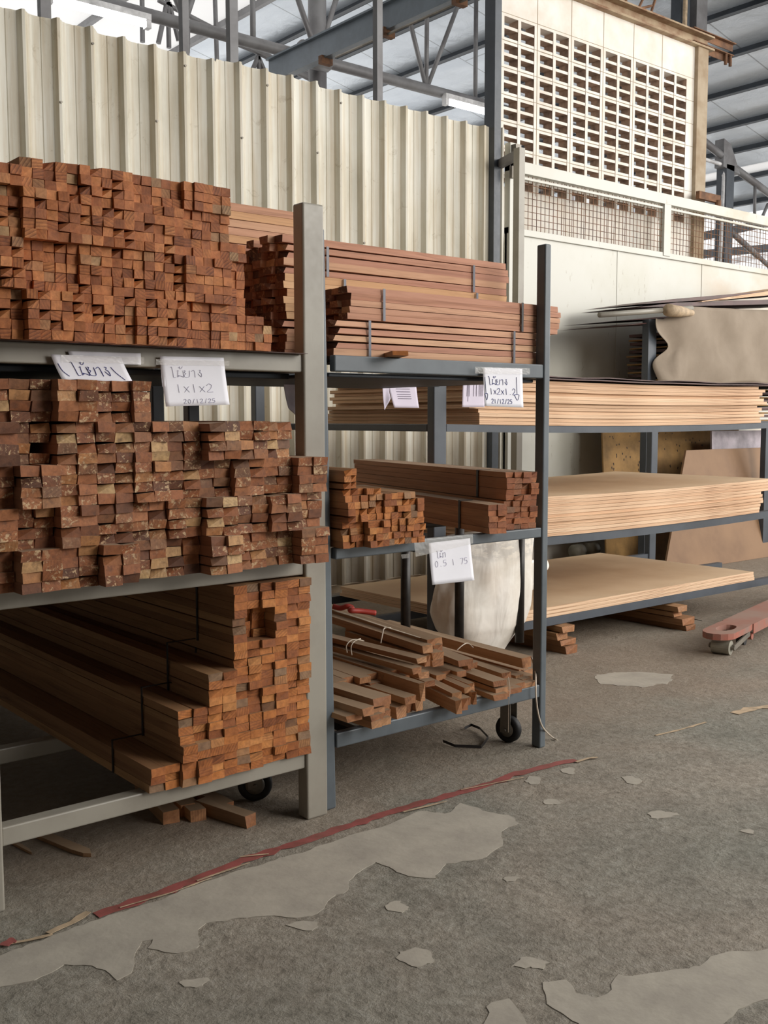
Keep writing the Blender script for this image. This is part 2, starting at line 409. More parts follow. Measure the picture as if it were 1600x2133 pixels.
# ------------------------------------------------------------------ setting: floor, walls, roof
fl = MB().box(-8, 22, -4, 16, -.2, 0).build('floor', M['floor']); struct(fl)

# corrugated partition behind the racks (deep ribs facing the room)
WY = 5.85; PITCHR = .197
def corrugated(x0, x1, z0, z1):
    mb = MB(); prof = []
    x = x0
    while x < x1:
        prof += [(x, .0), (x+.012, .006), (x+.060, .009), (x+.064, .004), (x+.118, -.004), (x+.121, -.004), (x+.136, -.048), (x+.150, -.050), (x+.168, -.020), (x+.172, -.020), (x+.186, -.002)]
        x += PITCHR
    b = 0; tops = []
    for i, (px, d) in enumerate(prof):
        k = int((px-x0)/(PITCHR*4)); dz = .012*math.sin(k*2.3)
        mb.v += [Vector((px, WY+d, z0)), Vector((px, WY+d, z1+dz))]
    for i in range(len(prof)-1):
        mb.f.append((2*i, 2*i+2, 2*i+3, 2*i+1)); mb.mi.append(0)
    o = mb.build('wall_back', M['corr'], origin=(0, WY, 0))
    s = o.modifiers.new('thick', 'SOLIDIFY'); s.thickness = .0015; s.offset = 1
    return o
# a rib edge falls at pixel x=487 near the top of the wall
xr = at(487, 150, 1, WY-.004)[0]
x0 = xr - .121 - PITCHR*24
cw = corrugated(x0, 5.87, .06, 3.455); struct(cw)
mb = MB()
for k in range(30):
    x = x0+PITCHR*k+.145
    for z in ((3.0, 1.9) if k % 3 == 0 else ((3.36,) if k % 3 == 1 else (2.45,))):
        mb.tube([(x, WY-.052, z), (x, WY-.058, z)], .007, 8)
scw = mb.build('trim_1', M['zinc']); struct(scw)
MB().box(-3, 6.0, WY+.01, WY+.08, 0, .055).build('baseboard_back', M['plaster'])['kind'] = 'structure'
# frame uprights of the partition and the tall steel column at its right end
o = MB().box(5.885, 5.955, WY-.05, WY+.06, 0, 5.6).build('trim_2', M['steel_dark']); struct(o)
for i, (px, w) in enumerate(((483, .06), (786, .05), (383, .045), (250/2.667, .06))):
    x = at(px, 100, 1, 5.95)[0]
    o = MB().box(x-w/2, x+w/2, 5.92, 5.97, 0, 6.2 if i != 2 else 4.2).build('trim_%d' % (3+i), M['truss']); struct(o)

# vent-block wall behind the gate
BY = 6.0
gx0, gp, gw = 6.19, .4205, .352
mb = MB(); tk = .10
ops_x = []
for g in range(6):
    for s in range(2):
        a = gx0+g*gp+s*(gw/2+.017); ops_x.append((a, a+gw/2-.017))
rows_z = []
ztop = 4.405; rp = .2085; gh = .160
for r in range(7):
    for s in range(2 if r < 6 else 1):
        t = ztop-r*rp-s*(gh/2+.012); rows_z.append((t-(gh/2-.012), t))
xa, xb = 6.13, 8.765
zlo = rows_z[-1][0]; 
mb.box(xa, xb, BY, BY+tk, 4.405, 4.75)
mb.box(xa, xb, BY, BY+tk, 0, zlo)
edges = [xa]+[v for p in ops_x for v in p]+[xb]
for i in range(0, len(edges), 2): mb.box(edges[i], edges[i+1], BY, BY+tk, zlo, 4.405, 0, ends=0)
for (a, b) in ops_x:
    zs = [4.405]
    for i, (lo, hi) in enumerate(rows_z):
        nxt = rows_z[i+1][1] if i+1 < len(rows_z) else None
        if nxt: mb.box(a, b, BY+.004, BY+tk, nxt, lo, 0, ends=2)
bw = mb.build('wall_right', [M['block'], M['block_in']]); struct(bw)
# block joints: shallow grooves drawn by thin dark mortar strips of real width
mb = MB()
for g in range(1, 6):
    x = gx0+g*gp-(gp-gw)/2; mb.box(x-.003, x+.003, BY-.0015, BY, zlo-.03, 4.74)
for r in range(0, 7):
    z = 4.405-r*rp+(rp-gh)/2; mb.box(xa, xb, BY-.0012, BY, z-.002, z+.002)
struct(mb.build('trim_7', M['plaster']))
o = MB().box(8.765, 8.93, BY-.04, BY+.24, 0, 4.72).build('trim_8', M['plaster']); struct(o)
# dusty lump of broken block stuck in the wall top
mb = MB(); zr = 4.72
mb.box(6.13, 9.0, BY-.06, BY+.12, zr, zr+.018); mb.box(6.13, 9.0, BY+.02, BY+.035, zr, zr+.13); mb.box(6.13, 9.0, BY-.06, BY+.12, zr+.115, zr+.13)
rb = mb.build('steel_beam', M['rust_beam']); tag(rb, 'rust-streaked steel beam lying along the top of the vent-block wall', 'beam')
for k, (z, ln) in enumerate(((4.90, .95), (4.78, .9))):
    t = thing('angle_bracket', ('upper', 'lower')[k]+' rusty angle iron sticking out past the end of the rusty beam', 'bracket', (8.8, BY, z))
    mb = MB(); mb.box(8.75, 8.75+ln*.75, BY+.0, BY+.05, z, z+.008); mb.box(8.75, 8.75+ln*.75, BY+.042, BY+.05, z-.06, z); mb.build('angle_iron', M['rust'], t)
    if k == 1:
        for d in (.56, .64): MB().tube([(8.75+d, BY+.02, z-.10), (8.75+d, BY+.02, z)], .016, 10).build('bolt', M['rust'], t)

# ---- roof: sloping down to the right, purlins run away from us
A_ = 8.0; BSL = .2
def zroof(x): return CAM_H + A_ - BSL*x
XE = 19.6; RY0, RY1 = 1.5, 26
def roof_slab(name, xa, xb, m, y0=RY0, y1=RY1):
    mb = MB(); mb.prism([(xa, zroof(xa)+.10), (xb, zroof(xb)+.10), (xb, zroof(xb)+.13), (xa, zroof(xa)+.13)], y0, y1)
    return struct(mb.build(name, m))
roof_slab('ceiling', 9.0, 17.55, M['foil'])
roof_slab('ceiling', 18.05, XE, M['foil'])
roof_slab('ceiling_skylight', 17.55, 18.05, M['skylight'])
roof_slab('ceiling_skylight', 1.0, 9.0, M['skylight'], 6.6)
roof_slab('ceiling', 4.0, 9.0, M['foil'], RY0, 6.6)  # unseen foil in place of skylight, keeps overhead light off the wall
roof_slab('ceiling', -8, 1.0, M['foil'], -4)  # unseen roof drawn forward to shut out light from the left
roof_slab('ceiling', 1.0, 4.0, M['foil'], -4, 6.6)  # unseen, drawn forward and left opaque to shade the wall front
# purlins
kp = [.61, .545, .483, .434, .418, .375, .337, .303, .276, .247, .221]
for i, k in enumerate(kp):
    if k == .434: continue
    x = A_/(k+BSL); z = zroof(x)
    mb = MB(); mb.box(x-.10, x+.0, 3, RY1, z, z+.012); mb.box(x-.012, x, 3, RY1, z, z+.20); mb.box(x-.0, x+.1, 3, RY1, z+.19, z+.2)
    struct(mb.build('ceiling_purlin', M['purlin']))
for x in (8.97, 7.6, 6.2, 4.8, 3.4):
    z = zroof(x); struct(MB().box(x-.04, x+.04, 4, RY1, z-.02, z+.08).build('ceiling_purlin', M['truss']))
# unseen walls added at left and front to keep light off left flanks
struct(MB().box(-3.2, -3.0, -4, 16, 0, 9.8).build('light_block_left', M['light_block']))
struct(MB().box(-3.2, 4.2, -4.2, -4.0, 0, 9.5).build('light_block_front', M['light_block']))

# lattice girder seen over the partition
TY = 10.8
zc1 = at(635, 118, 1, TY)[2]
mb = MB(); ptl = at(90, -5, 1, TY); ptr = at(1025, 221, 1, TY)
tr = thing('roof_truss', 'rusty grey pipe truss crossing above the corrugated wall', 'truss', (ptl[0], TY, zc1))
MB().tube([(ptl[0]-2, TY, zc1), (ptr[0]+3.5, TY, zc1)], .07, 10).build('bottom_chord', M['truss'], tr, True)
MB().tube([(ptl[0]-2, TY+.1, zc1+1.5), (ptr[0]+3.5, TY+.1, zc1+1.9)], .06, 10).build('top_chord', M['truss'], tr, True)
for (a, b, r) in (((385, 42), (353, -40), .03), ((385, 42), (383, -40), .03), ((385, 42), (412, -40), .03), ((655, 100), (618, -10), .025), ((668, 100), (703, -10), .025),
                  ((886, 176), (842, -5), .022), ((888, 176), (890, -10), .022), ((892, 176), (960, -5), .022), ((990, 208), (992, -5), .022), ((527, 90), (526, -30), .025)):
    p = at(a[0], a[1], 1, TY+.02); q = at(b[0], b[1], 1, TY+.02)
    MB().tube([p, q], r*1.4, 8).build('web_rod', M['truss'], tr, True)
MB().tube([at(385, 50, 1, TY), at(384, 110, 1, TY)], .065, 8).build('web_post', M['truss'], tr, True)
# second lighter truss member further back
TY2 = 13.0
tr2 = thing('roof_truss', 'thin pale truss rods hanging behind the rusty pipe truss', 'truss', (at(360, 20, 1, TY2)[0], TY2, 5))
for (a, b) in (((350, -5), (330, 90)), ((350, 5), (352, 100)), ((352, 5), (372, 85)), ((330, 0), (450, 62)), ((490, 90), (640, 150)), ((538, 118), (520, 160)), ((538, 118), (540, 160)), ((538, 118), (556, 160)), ((296, 0), (297, 88)), ((448, 0), (452, 130))):
    MB().tube([at(a[0], a[1], 1, TY2), at(b[0], b[1], 1, TY2)], .036, 6).build('web_rod', M['truss'], tr2)
MB().tube([at(480, 78, 1, TY2), at(650, 165, 1, TY2)], .05, 8).build('chord', M['truss'], tr2)
# round column with conductor box
cx = at(661, 60, 1, 10.9)[0]
st = thing('steel_column', 'grey steel column with a round junction drum above the corrugated wall', 'column', (cx, 10.9, 0))
MB().tube([(cx, 10.9, 0), (cx, 10.9, 8.5)], .115, 14).build('shaft', M['truss'], st, True)
p = at(655, 117, 1, 10.6); MB().tube([p+Vector((-.2, 0, 0)), p+Vector((.2, 0, 0))], .15, 14).build('drum', M['truss'], st, True)
# crane rail girder going away over the wall
a = at(568, 150, 2, 4.95); 
g0 = at(560, 152, 0, 5.2); 
kx = .555
gx = 6.6; gz = CAM_H+gx*.535
def onX(px, py): return at(px, py, 0, gx)
ya = onX(1015, 3)[1]; yb = onX(568, 158)[1]; za = CAM_H+gx*.556
gd = thing('crane_girder', 'slate blue girder running over the corrugated wall with a conductor rail under it', 'girder', (gx, ya, za))
MB().bar((gx, ya-.5, za+.12), (gx, yb, za+.12), .10, .22).build('beam', M['girder'], gd)
MB().box(gx-.09, gx+.09, ya-.5, yb, za+.23, za+.25).build('flange', M['girder'], gd)
MB().tube([(gx-.03, ya-.5, za-.03), (gx-.03, yb-1.2, za-.03)], .014, 6).build('conductor_rail', M['zinc'], gd)
for f in (.1, .4, .7, .95):
    y = ya+(yb-ya)*f; MB().box(gx-.08, gx+.06, y-.03, y+.03, za-.05, za+.03).build('rail_clip', M['rust'], gd)

# fluorescent lights
def tube_light(pa, pb, Y, label):
    a = at(pa[0], pa[1], 1, Y); b = at(pb[0], pb[1], 1, Y); z = (a[2]+b[2])/2
    t = thing('fluorescent_light', label, 'light', (a[0], Y, z), 'lit tube lights under the roof')
    MB().box(a[0], b[0], Y-.045, Y+.045, z+.045, z+.11).build('batten_housing', M['white_plastic'], t)
    for x in (a[0]+.03, b[0]-.03): MB().box(x-.03, x+.03, Y-.04, Y+.04, z-.04, z+.045).build('lamp_holder', M['white_plastic'], t)
    for f in (.2, .8):
        x = a[0]+(b[0]-a[0])*f; MB().tube([(x, Y, z+.10), (x, Y+.05, zc1)], .008, 6).build('hanger', M['truss'], t)
    MB().tube([(a[0]+.06, Y, z), (b[0]-.06, Y, z)], .03, 12).build('tube', M['tube'], t, True)
tube_light((925, 212), (1024, 238), 10.72, 'lit tube light hanging beside the vent-block wall')
tube_light((96, -2), (312, 54), 10.72, 'long glaring tube light above the left end of the corrugated wall')

# background structure at right beyond the gate
FX = 13.2
bc = thing('steel_column', 'grey column with white conduit standing beyond the gate at far right', 'column', (FX, 9, 0))
def onY(px, py, Y=9.0): return at(px, py, 1, Y)
p = onY(1517, 345); q = onY(1505, 560)
MB().box(p[0]-.11, p[0]+.09, 8.95, 9.12, 0, p[2]).build('shaft', M['steel_dark'], bc)
MB().prism([(p[0]-.2, p[2]-.05), (p[0]+.25, p[2]-.1), (p[0]-.02, p[2]+.3), (p[0]-.2, p[2]+.35)], 8.95, 9.1).build('gusset_plate', M['truss'], bc)
MB().tube([onY(1452, 327), onY(1505, 343), onY(1511, 350), onY(1508, 372), onY(1506, 420), onY(1500, 545)], .028, 8).build('conduit', M['white_plastic'], bc, True)
MB().tube([onY(1532, 335), onY(1526, 345), onY(1520, 362), onY(1506, 366)], .022, 8).build('conduit', M['white_plastic'], bc, True)
tr3 = thing('roof_truss', 'pale pipe truss sloping down to the right beyond the gate', 'truss', onY(1500, 330))
for a, b, r in (((1457, 287), (1508, 328), .055), ((1528, 348), (1625, 420), .055), ((1459, 290), (1458, 330), .03), ((1573, 385), (1572, 450), .025), ((1600, 425), (1588, 452), .025), ((1520, 480), (1580, 535), .045), ((1575, 530), (1610, 562), .035)):
    MB().tube([onY(*a), onY(*b)], r, 8).build('truss_member', M['truss'], tr3, True)
cc = thing('steel_column', 'dark twin steel column rising above the rusty beam end', 'column', (at(1440, 40, 1, 8.4)[0], 8.4, 0))
for px, w, m in ((1420, .20, 'steel_dark'), (1455, .24, 'truss'), (1438, .14, 'purlin')):
    x = at(px, 60, 1, 8.4)[0]; MB().box(x-w/2, x+w/2, 8.35+(0 if m != 'purlin' else .1), 8.5, 0, 7.6).build('flange_strip', M[m], cc)
MB().tube([at(1428, 0, 1, 8.3), at(1426, 62, 1, 8.3)], .03, 8).build('conduit', M['line_tan'], cc)
cr = thing('roof_ladder', 'rusty leaning ladder frame above the rusty beam', 'ladder', at(1350, 20, 1, 6.6))
for a, b in (((1282, 22), (1285, -10)), ((1303, 10), (1305, -10)), ((1328, 22), (1345, -14)), ((1355, 30), (1368, -10))): MB().tube([at(*a, 1, 6.6), at(*b, 1, 6.6)], .014, 6).build('rail', M['rust'], cr)
MB().tube([at(1332, 18, 1, 6.6), at(1358, 12, 1, 6.6)], .012, 6).build('rung', M['rust'], cr)
# neighbour building roofs through the mesh at far right
fb = MB(); Yf = 24
for a, b in (((1440, 497), (1620, 460)), ((1440, 532), (1620, 515))):
    fb.bar(at(*a, 1, 12), at(*b, 1, 12), .1, .16)
tag(fb.build('roof_beam', M['purlin']), 'dark roof beams of the open bay seen through the wire mesh', 'beam')
tl = MB(); tl.bar(at(1500, 548, 1, 13), at(1620, 528, 1, 13), .15, .12)
tag(tl.build('window_sill', M['white_plastic']), 'bright white ledge seen low through the wire mesh at far right', 'ledge')

# ------------------------------------------------------------------ gate with wire mesh
GY = 5.80
gt = thing('sliding_gate', 'cream sheet-metal gate with wire mesh along its top, behind the plywood rack', 'gate', (6.03, GY, .2))
XR = 12.5
for i, (a, b) in enumerate(((6.03, 7.40), (7.41, 8.66), (8.67, XR))):
    MB().box(a, b, GY, GY+.02, .26, 2.69).build('sheet_panel', M['panel'], gt)
mb = MB()
mb.box(6.03, XR, GY-.02, GY+.03, 2.67, 2.72); mb.box(6.03, XR, GY-.03, GY+.03, 3.145, 3.235); mb.box(6.03, XR, GY-.025, GY+.03, .20, .27)
mb.box(6.03, 6.14, GY-.03, GY+.03, .2, 3.36); mb.box(8.03, 8.13, GY-.028, GY+.03, 2.69, 3.2); mb.box(7.40, 7.43, GY-.004, GY, .27, 2.67)
mb.box(6.14, XR, GY-.012, GY+.02, 3.105, 3.125)
bevel(mb.build('frame', M['panel'], gt), .003)
for (a, b) in ((6.14, 8.03), (8.13, XR-.1)):
    mb = MB(); x = a+.03
    while x < b:
        mb.bar((x, GY, 2.71), (x, GY, 3.14), .004, .004, up=(0, 1, 0)); x += .05
        if random.random() < .12: mb.bar((x-.02, GY, 2.71), (x-.018, GY, 3.14), .003, .003, up=(0, 1, 0))
    z = 2.76
    while z < 3.12:
        mb.bar((a, GY-.004, z), (b, GY-.004, z), .004, .004); z += .052
    mb.build('wire_mesh', M['rust'], gt)
for px in (1203, 1232):
    p = at(px, 1140, 1, 5.72); MB().tube([(p[0]-.05, 5.72, .11), (p[0]+.05, 5.72, .11)], .06, 16).build('wheel', M['roller'], gt, True)
MB().box(6.04, 6.10, GY-.08, GY-.03, 3.26, 3.34).build('roller_bracket', M['zinc'], gt)
gf = thing('guide_frame', 'grey square-tube hoop standing in front of the wire mesh', 'frame', (6.0, 5.55, 0))
p = at(1082, 312, 1, 5.5); q = at(1026, 322, 1, 5.86)
MB().box(p[0]-.03, p[0]+.03, 5.47, 5.53, 0, p[2]+.01).build('upright', M['steel_light'], gf)
MB().bar((p[0], 5.5, p[2]-.03), (5.97, 5.84, p[2]-.03), .05, .06).build('top_arm', M['truss'], gf)
MB().tube([(6.02, 5.74, p[2]-.14), (6.02, 5.74, p[2]-.05)], .02, 8).build('guide_roller', M['zinc'], gf)
bk = thing('angle_bracket', 'rusty angle piece with a bolt standing on the gate top rail', 'bracket', (9.0, 5.85, 3.27))
p = at(1455, 418, 1, 5.86); MB().box(p[0], p[0]+.35, 5.85, 5.89, 3.29, 3.36).build('angle_iron', M['rust'], bk)
MB().tube([(p[0]+.31, 5.85, 3.22), (p[0]+.31, 5.85, 3.31)], .03, 10).build('bolt', M['rust'], bk)

# ------------------------------------------------------------------ floor patches and red tape
def px_poly(pts, z=0): return [tuple(at(x, y, 2, z)[:2]) for x, y in pts]
def rough_poly(poly, amp=.012, seg=.025):
    out = []
    for i, p in enumerate(poly):
        q = poly[(i+1) % len(poly)]; L_ = math.hypot(q[0]-p[0], q[1]-p[1]); n = max(1, int(L_/seg))
        for k in range(n):
            x = p[0]+(q[0]-p[0])*k/n; y = p[1]+(q[1]-p[1])*k/n
            v = noise.noise_vector(Vector((x*14, y*14, 0))) + noise.noise_vector(Vector((x*45, y*45, 3)))*.5 + noise.noise_vector(Vector((x*110, y*110, 5)))*.3
            out.append((x+v.x*amp, y+v.y*amp))
    return out
def patch(pts, m='skim', h=.0016, amp=.014):
    poly = rough_poly(px_poly(pts), amp, .009 if len(pts) == 14 else .018)
    from mathutils.geometry import tessellate_polygon
    mb = MB(); n = len(poly)
    mb.v = [Vector((x, y, h)) for x, y in poly]+[Vector((x, y, -.001)) for x, y in poly]
    mb.f = [tuple(t) for t in tessellate_polygon([[Vector((x, y, 0)) for x, y in poly]])]+[(i, (i+1) % n, n+(i+1) % n, n+i) for i in range(n)]
    mb.mi = [0]*len(mb.f)
    o = mb.build('floor_patch', M[m])
    for f in o.data.polygons:
        if abs(f.normal.z) > .5 and f.normal.z < 0: f.flip()
    struct(o); return o
patch([(-60, 2075), (-60, 2010), (0, 1992), (60, 1967), (200, 1918), (330, 1874), (480, 1820), (640, 1772), (800, 1718), (880, 1692), (930, 1693), (960, 1672), (1010, 1690), (1055, 1697), (1078, 1716), (1045, 1738), (1046, 1760), (1000, 1790), (930, 1800), (905, 1826), (862, 1830), (810, 1806), (780, 1798), (745, 1822), (720, 1862), (700, 1866), (660, 1906), (620, 1913), (560, 1906), (500, 1918), (428, 1926), (412, 1938), (420, 1968), (380, 1986), (340, 1986), (315, 1974), (322, 1955), (300, 1962), (282, 1992), (275, 2028), (245, 2040), (190, 2014), (130, 2014), (70, 2046), (0, 2058)])
patch([(1640, 1975), (1550, 1982), (1490, 1994), (1455, 2012), (1400, 2028), (1320, 2034), (1284, 2030), (1276, 2060), (1235, 2082), (1195, 2068), (1180, 2040), (1135, 2050), (1138, 2090), (1180, 2120), (1230, 2170), (1480, 2170), (1530, 2110), (1570, 2090), (1640, 2078)])
patch([(1028, 2090), (1060, 2085), (1090, 2110), (1100, 2160), (1000, 2160), (1010, 2120)])
for (x, y, w, h) in ((633, 1930, 26, 9), (406, 2048, 28, 11), (872, 1998, 40, 19), (1065, 1830, 12, 4), (1315, 1625, 18, 9), (1186, 1606, 16, 6), (1110, 1626, 14, 9), (1155, 1672, 22, 6), (1378, 1697, 34, 8), (1556, 1732, 14, 5), (825, 1888, 22, 14), (1110, 2012, 40, 12)):
    patch([(x+w*math.cos(a)*(1+.25*math.sin(3*a+x)), y+h*math.sin(a)) for a in [i*math.pi/7 for i in range(14)]], amp=.02)
patch([(1240, 1405), (1330, 1400), (1400, 1405), (1395, 1425), (1330, 1432), (1255, 1425)], amp=.03)
def strip(pts, w, m, name, label=None, cat=None, z=.0020, parent=None):
    """ragged flat strip on the floor along pixel points"""
    P = [at(x, y, 2, 0) for x, y in pts]; Q = []
    for a, b in zip(P[:-1], P[1:]):
        n = max(2, int((b-a).length/.03))
        for k in range(n): Q.append(a.lerp(b, k/n))
    Q.append(P[-1]); mb = MB()
    for i, p in enumerate(Q):
        t = (Q[min(i+1, len(Q)-1)]-Q[max(i-1, 0)]).normalized(); nn = Vector((-t.y, t.x, 0))
        wa = w*(.42+.5*noise.noise(Vector((i*.9, 1, 0)))); wb = w*(.42+.5*noise.noise(Vector((i*.9, 9, 0))))
        lift = .003*max(0, noise.noise(Vector((i*.4, 4, 0))))
        mb.v += [p+nn*wa+Vector((0, 0, z+lift)), p-nn*wb+Vector((0, 0, z+.001))]
    for i in range(len(Q)-1): mb.f.append((2*i, 2*i+1, 2*i+3, 2*i+2)); mb.mi.append(0)
    o = mb.build(name, M[m], parent); s = o.modifiers.new('t', 'SOLIDIFY'); s.thickness = .001
    if label: tag(o, label, cat)
    return o
ft = thing('floor_tape', 'peeling red marking tape along the floor in front of the racks', 'tape', at(640, 1760, 2, 0))
strip([(200, 1908), (330, 1863), (460, 1812), (560, 1775), (645, 1750), (720, 1723), (800, 1697), (870, 1676), (935, 1658), (1000, 1640), (1080, 1612), (1150, 1594), (1200, 1584)], .042, 'line_red', 'tape_strip', parent=ft)
for pts, w in (([(8, 1972), (60, 1962), (110, 1950)], .012), ([(100, 1948), (150, 1925), (185, 1903)], .022), ([(250, 1894), (360, 1862), (440, 1832)], .006), ([(410, 1838), (520, 1800)], .008), ([(500, 1788), (560, 1782)], .008), ([(840, 1694), (930, 1672)], .01), ([(960, 1648), (1090, 1622)], .006), ([(1200, 1590), (1225, 1582), (1245, 1580)], .014)):
    o = strip(pts, w, 'line_tan', 'torn_backing', z=.005, parent=ft)
strip([(8, 1975), (20, 1966), (32, 1962)], .03, 'line_red', 'tape_scrap', 'crumpled scrap of red tape at the near left end of the line', 'scrap', z=.006)
strip([(1365, 1533), (1420, 1520), (1470, 1505)], .014, 'line_tan', 'tape_scrap', 'faint worn remnant of floor tape right of the racks', 'scrap')
strip([(1530, 1487), (1560, 1478), (1620, 1470)], .05, 'line_tan', 'tape_scrap', 'pale pinkish worn tape patch at the right edge of the floor', 'scrap')

# ------------------------------------------------------------------ racks
def post(x0, x1, y0, y1, z1, m, parent, z0=0):
    return bevel(MB().box(x0, x1, y0, y1, z0, z1).build('post', m, parent), .006, 3)
def beam(a, b, m, parent, name='beam'):
    return bevel(MB().box(a[0], b[0], a[1], b[1], a[2], b[2]).build(name, m, parent), .004, 2)
SD = M['steel_dark']
ra = thing('timber_rack', 'warm grey steel rack at left holding three levels of battens', 'rack', (1.8, 2.56, 0))
SL = M['steel_light']
post(.79, .868, 2.55, 2.60, 1.86, SL, ra); post(1.796, 1.873, 2.55, 2.602, 1.862, SL, ra)
post(.79, .868, 5.3, 5.35, 1.86, SL, ra); post(1.796, 1.873, 5.3, 5.352, 1.8, SL, ra)
for y in (2.56, 3.19, 4.3, 5.3): beam((.868, y, .163), (1.796, y+.045, .212), SL, ra)
for y in (2.56, 3.9, 5.3): beam((.868, y, .762), (1.796, y+.045, .815), SL, ra)
for y in (2.56, 3.5): beam((.868, y, 1.368), (1.80, y+.045, 1.420), SL, ra)
for x in (.80, 1.81):
    for z in (.165, .765, 1.37): beam((x, 2.6, z), (x+.04, 5.3 if z < 1 else 3.5, z+.045), M['steel_dark'], ra, 'side_rail')
post(1.81, 1.86, 3.545, 3.59, 1.42, M['steel_dark'], ra); post(.80, .85, 3.545, 3.59, 1.42, M['steel_dark'], ra)
beam((.868, 2.63, 1.35), (1.8, 3.5, 1.367), M['purlin'], ra, 'shelf_plate')
rbk = thing('timber_rack', 'blue-grey steel rack in the middle with strapped battens on top', 'rack', (2.9, 2.57, 0))
SB = M['steel_blue']
bevel(MB().bar((1.905, 2.598, 0), (1.878, 2.604, 1.80), .042, .045, up=(0, 1, 0)).build('post', SB, rbk), .006, 3); post(2.871, 2.903, 2.568, 2.612, 1.855, SB, rbk)
for z0, z1 in ((.195, .243), (.795, .831), (1.375, 1.425)):
    beam((1.926, 2.572, z0), (2.871, 2.60, z1), SB, rbk)
    beam((1.926, 3.55, z0), (2.871 if z0 < 1 else 3.26, 3.59, z1), SB, rbk)
    for x in (1.89, 2.872): beam((x, 2.615, z0), (x+.03, 3.55, z1-.002), M['steel_dark'], rbk, 'side_rail')
post(1.99, 2.04, 3.60, 3.645, 1.43, SD, rbk)
beam((1.93, 2.61, 1.36), (2.86, 3.55, 1.372), M['purlin'], rbk, 'shelf_plate')
pr = thing('plywood_rack', 'long dark slate steel rack at right loaded with plywood sheets', 'rack', (3.3, 3.6, 0))
post(3.27, 3.35, 3.6, 3.65, 1.47, SD, pr)
post(3.08, 3.14, 4.83, 4.88, 1.47, SD, pr); beam((3.14, 4.84, 1.175), (3.35, 4.87, 1.205), SD, pr); post(6.62, 6.70, 3.62, 3.67, 1.24, SD, pr); post(6.62, 6.70, 4.83, 4.88, 1.24, SD, pr)
def sag(x, xa=3.35, xb=6.35, s=.02): u = (x-xa)/(xb-xa); return -s*4*u*(1-u)
def sag_beam(y, z0, z1, s, nm='beam'):
    mb = MB(); n = 14; xs = [3.35+(6.62-3.35)*i/n for i in range(n+1)]
    poly = [(x, z0+sag(x, s=s)) for x in xs]+[(x, z1+sag(x, s=s)) for x in reversed(xs)]
    mb.prism(poly, y, y+.04); return mb.build(nm, SD, pr)
LV = ((.150, .193, .0), (.592, .636, .022), (1.170, 1.205, .018))
for z0, z1, s in LV:
    for y in (3.6, 4.2, 4.84): sag_beam(y, z0, z1, s)
    beam((3.27, 3.65, z0), (3.34, 4.83, z1), SD, pr, 'side_rail')
# plywood sheets
def sheet(xa, xb, ya, yb, z0, z1, s, label, group, mats=('ply_top', 'ply_edge'), rz=0, bump=0):
    n = 12; mb = MB()
    def zz(x): return sag(x, s=s)
    b = 0
    for i in range(n+1):
        x = xa+(xb-xa)*i/n; d = zz(x)+(bump*math.sin(i*1.9) if bump else 0)
        mb.v += [Vector((x, ya, z0+d)), Vector((x, yb, z0+d)), Vector((x, yb, z1+d)), Vector((x, ya, z1+d))]
    for i in range(n):
        a = i*4; c = a+4
        mb.f += [(a, a+1, c+1, c), (a+3, c+3, c+2, a+2), (a, c, c+3, a+3), (a+1, a+2, c+2, c+1)]; mb.mi += [0, 0, 1, 1]
    mb.f += [(0, 3, 2, 1), (n*4, n*4+1, n*4+2, n*4+3)]; mb.mi += [1, 1]
    o = mb.build('plywood_sheet', [M[mats[0]], M[mats[1]]], origin=(xa, ya, z0)); tag(o, label, 'plywood', group)
    return o
def ply_stack(zb, zt, n, s, place, xa, xb, jx=.04, yj=.015, seq=None):
    th = (zt-zb)/n; z = zb
    for i in range(n):
        t = th*.93
        dx = random.uniform(-jx, jx)
        a, b = xa+random.uniform(-jx, jx)*.6, xb+dx
        if seq: a, b = seq(i, a, b)
        w = ordn(i+1)
        lab = ('lowest' if i == 0 else ('topmost' if i == n-1 else w+' from bottom'))+' plywood sheet '+place
        sheet(a, b, 3.60+random.uniform(-yj, yj)-.0, 4.84+random.uniform(-.02, .02), z, z+t, s, lab, None)
        z += th
ply_stack(.194, .250, 3, .0, 'in the stack on the low shelf of the plywood rack', 3.66, 6.05, .012, .008)
ply_stack(.638, .845, 11, .022, 'in the stack on the middle shelf of the plywood rack', 3.62, 6.09, .05, .012,
          seq=lambda i, a, b: (a, b+(.0 if i < 7 else .09)))
ply_stack(1.207, 1.435, 12, .018, 'in the stack on the upper shelf of the plywood rack', 3.62, 6.05, .06, .02,
          seq=lambda i, a, b: (3.56+.01*(i % 2) if i < 4 else (3.50 if i == 4 else a), b))
sheet(3.55, 6.17, 3.57, 4.8, 1.437, 1.443, .012, 'dark brown film-faced sheet lying on the upper plywood stack', None, ('brown_sheet', 'brown_sheet'), bump=.002)
sheet(3.7, 6.18, 3.585, 4.8, 1.447, 1.452, .008, 'curling thin brown sheet topmost on the upper plywood stack', None, ('brown_sheet', 'brown_sheet'), bump=.004)

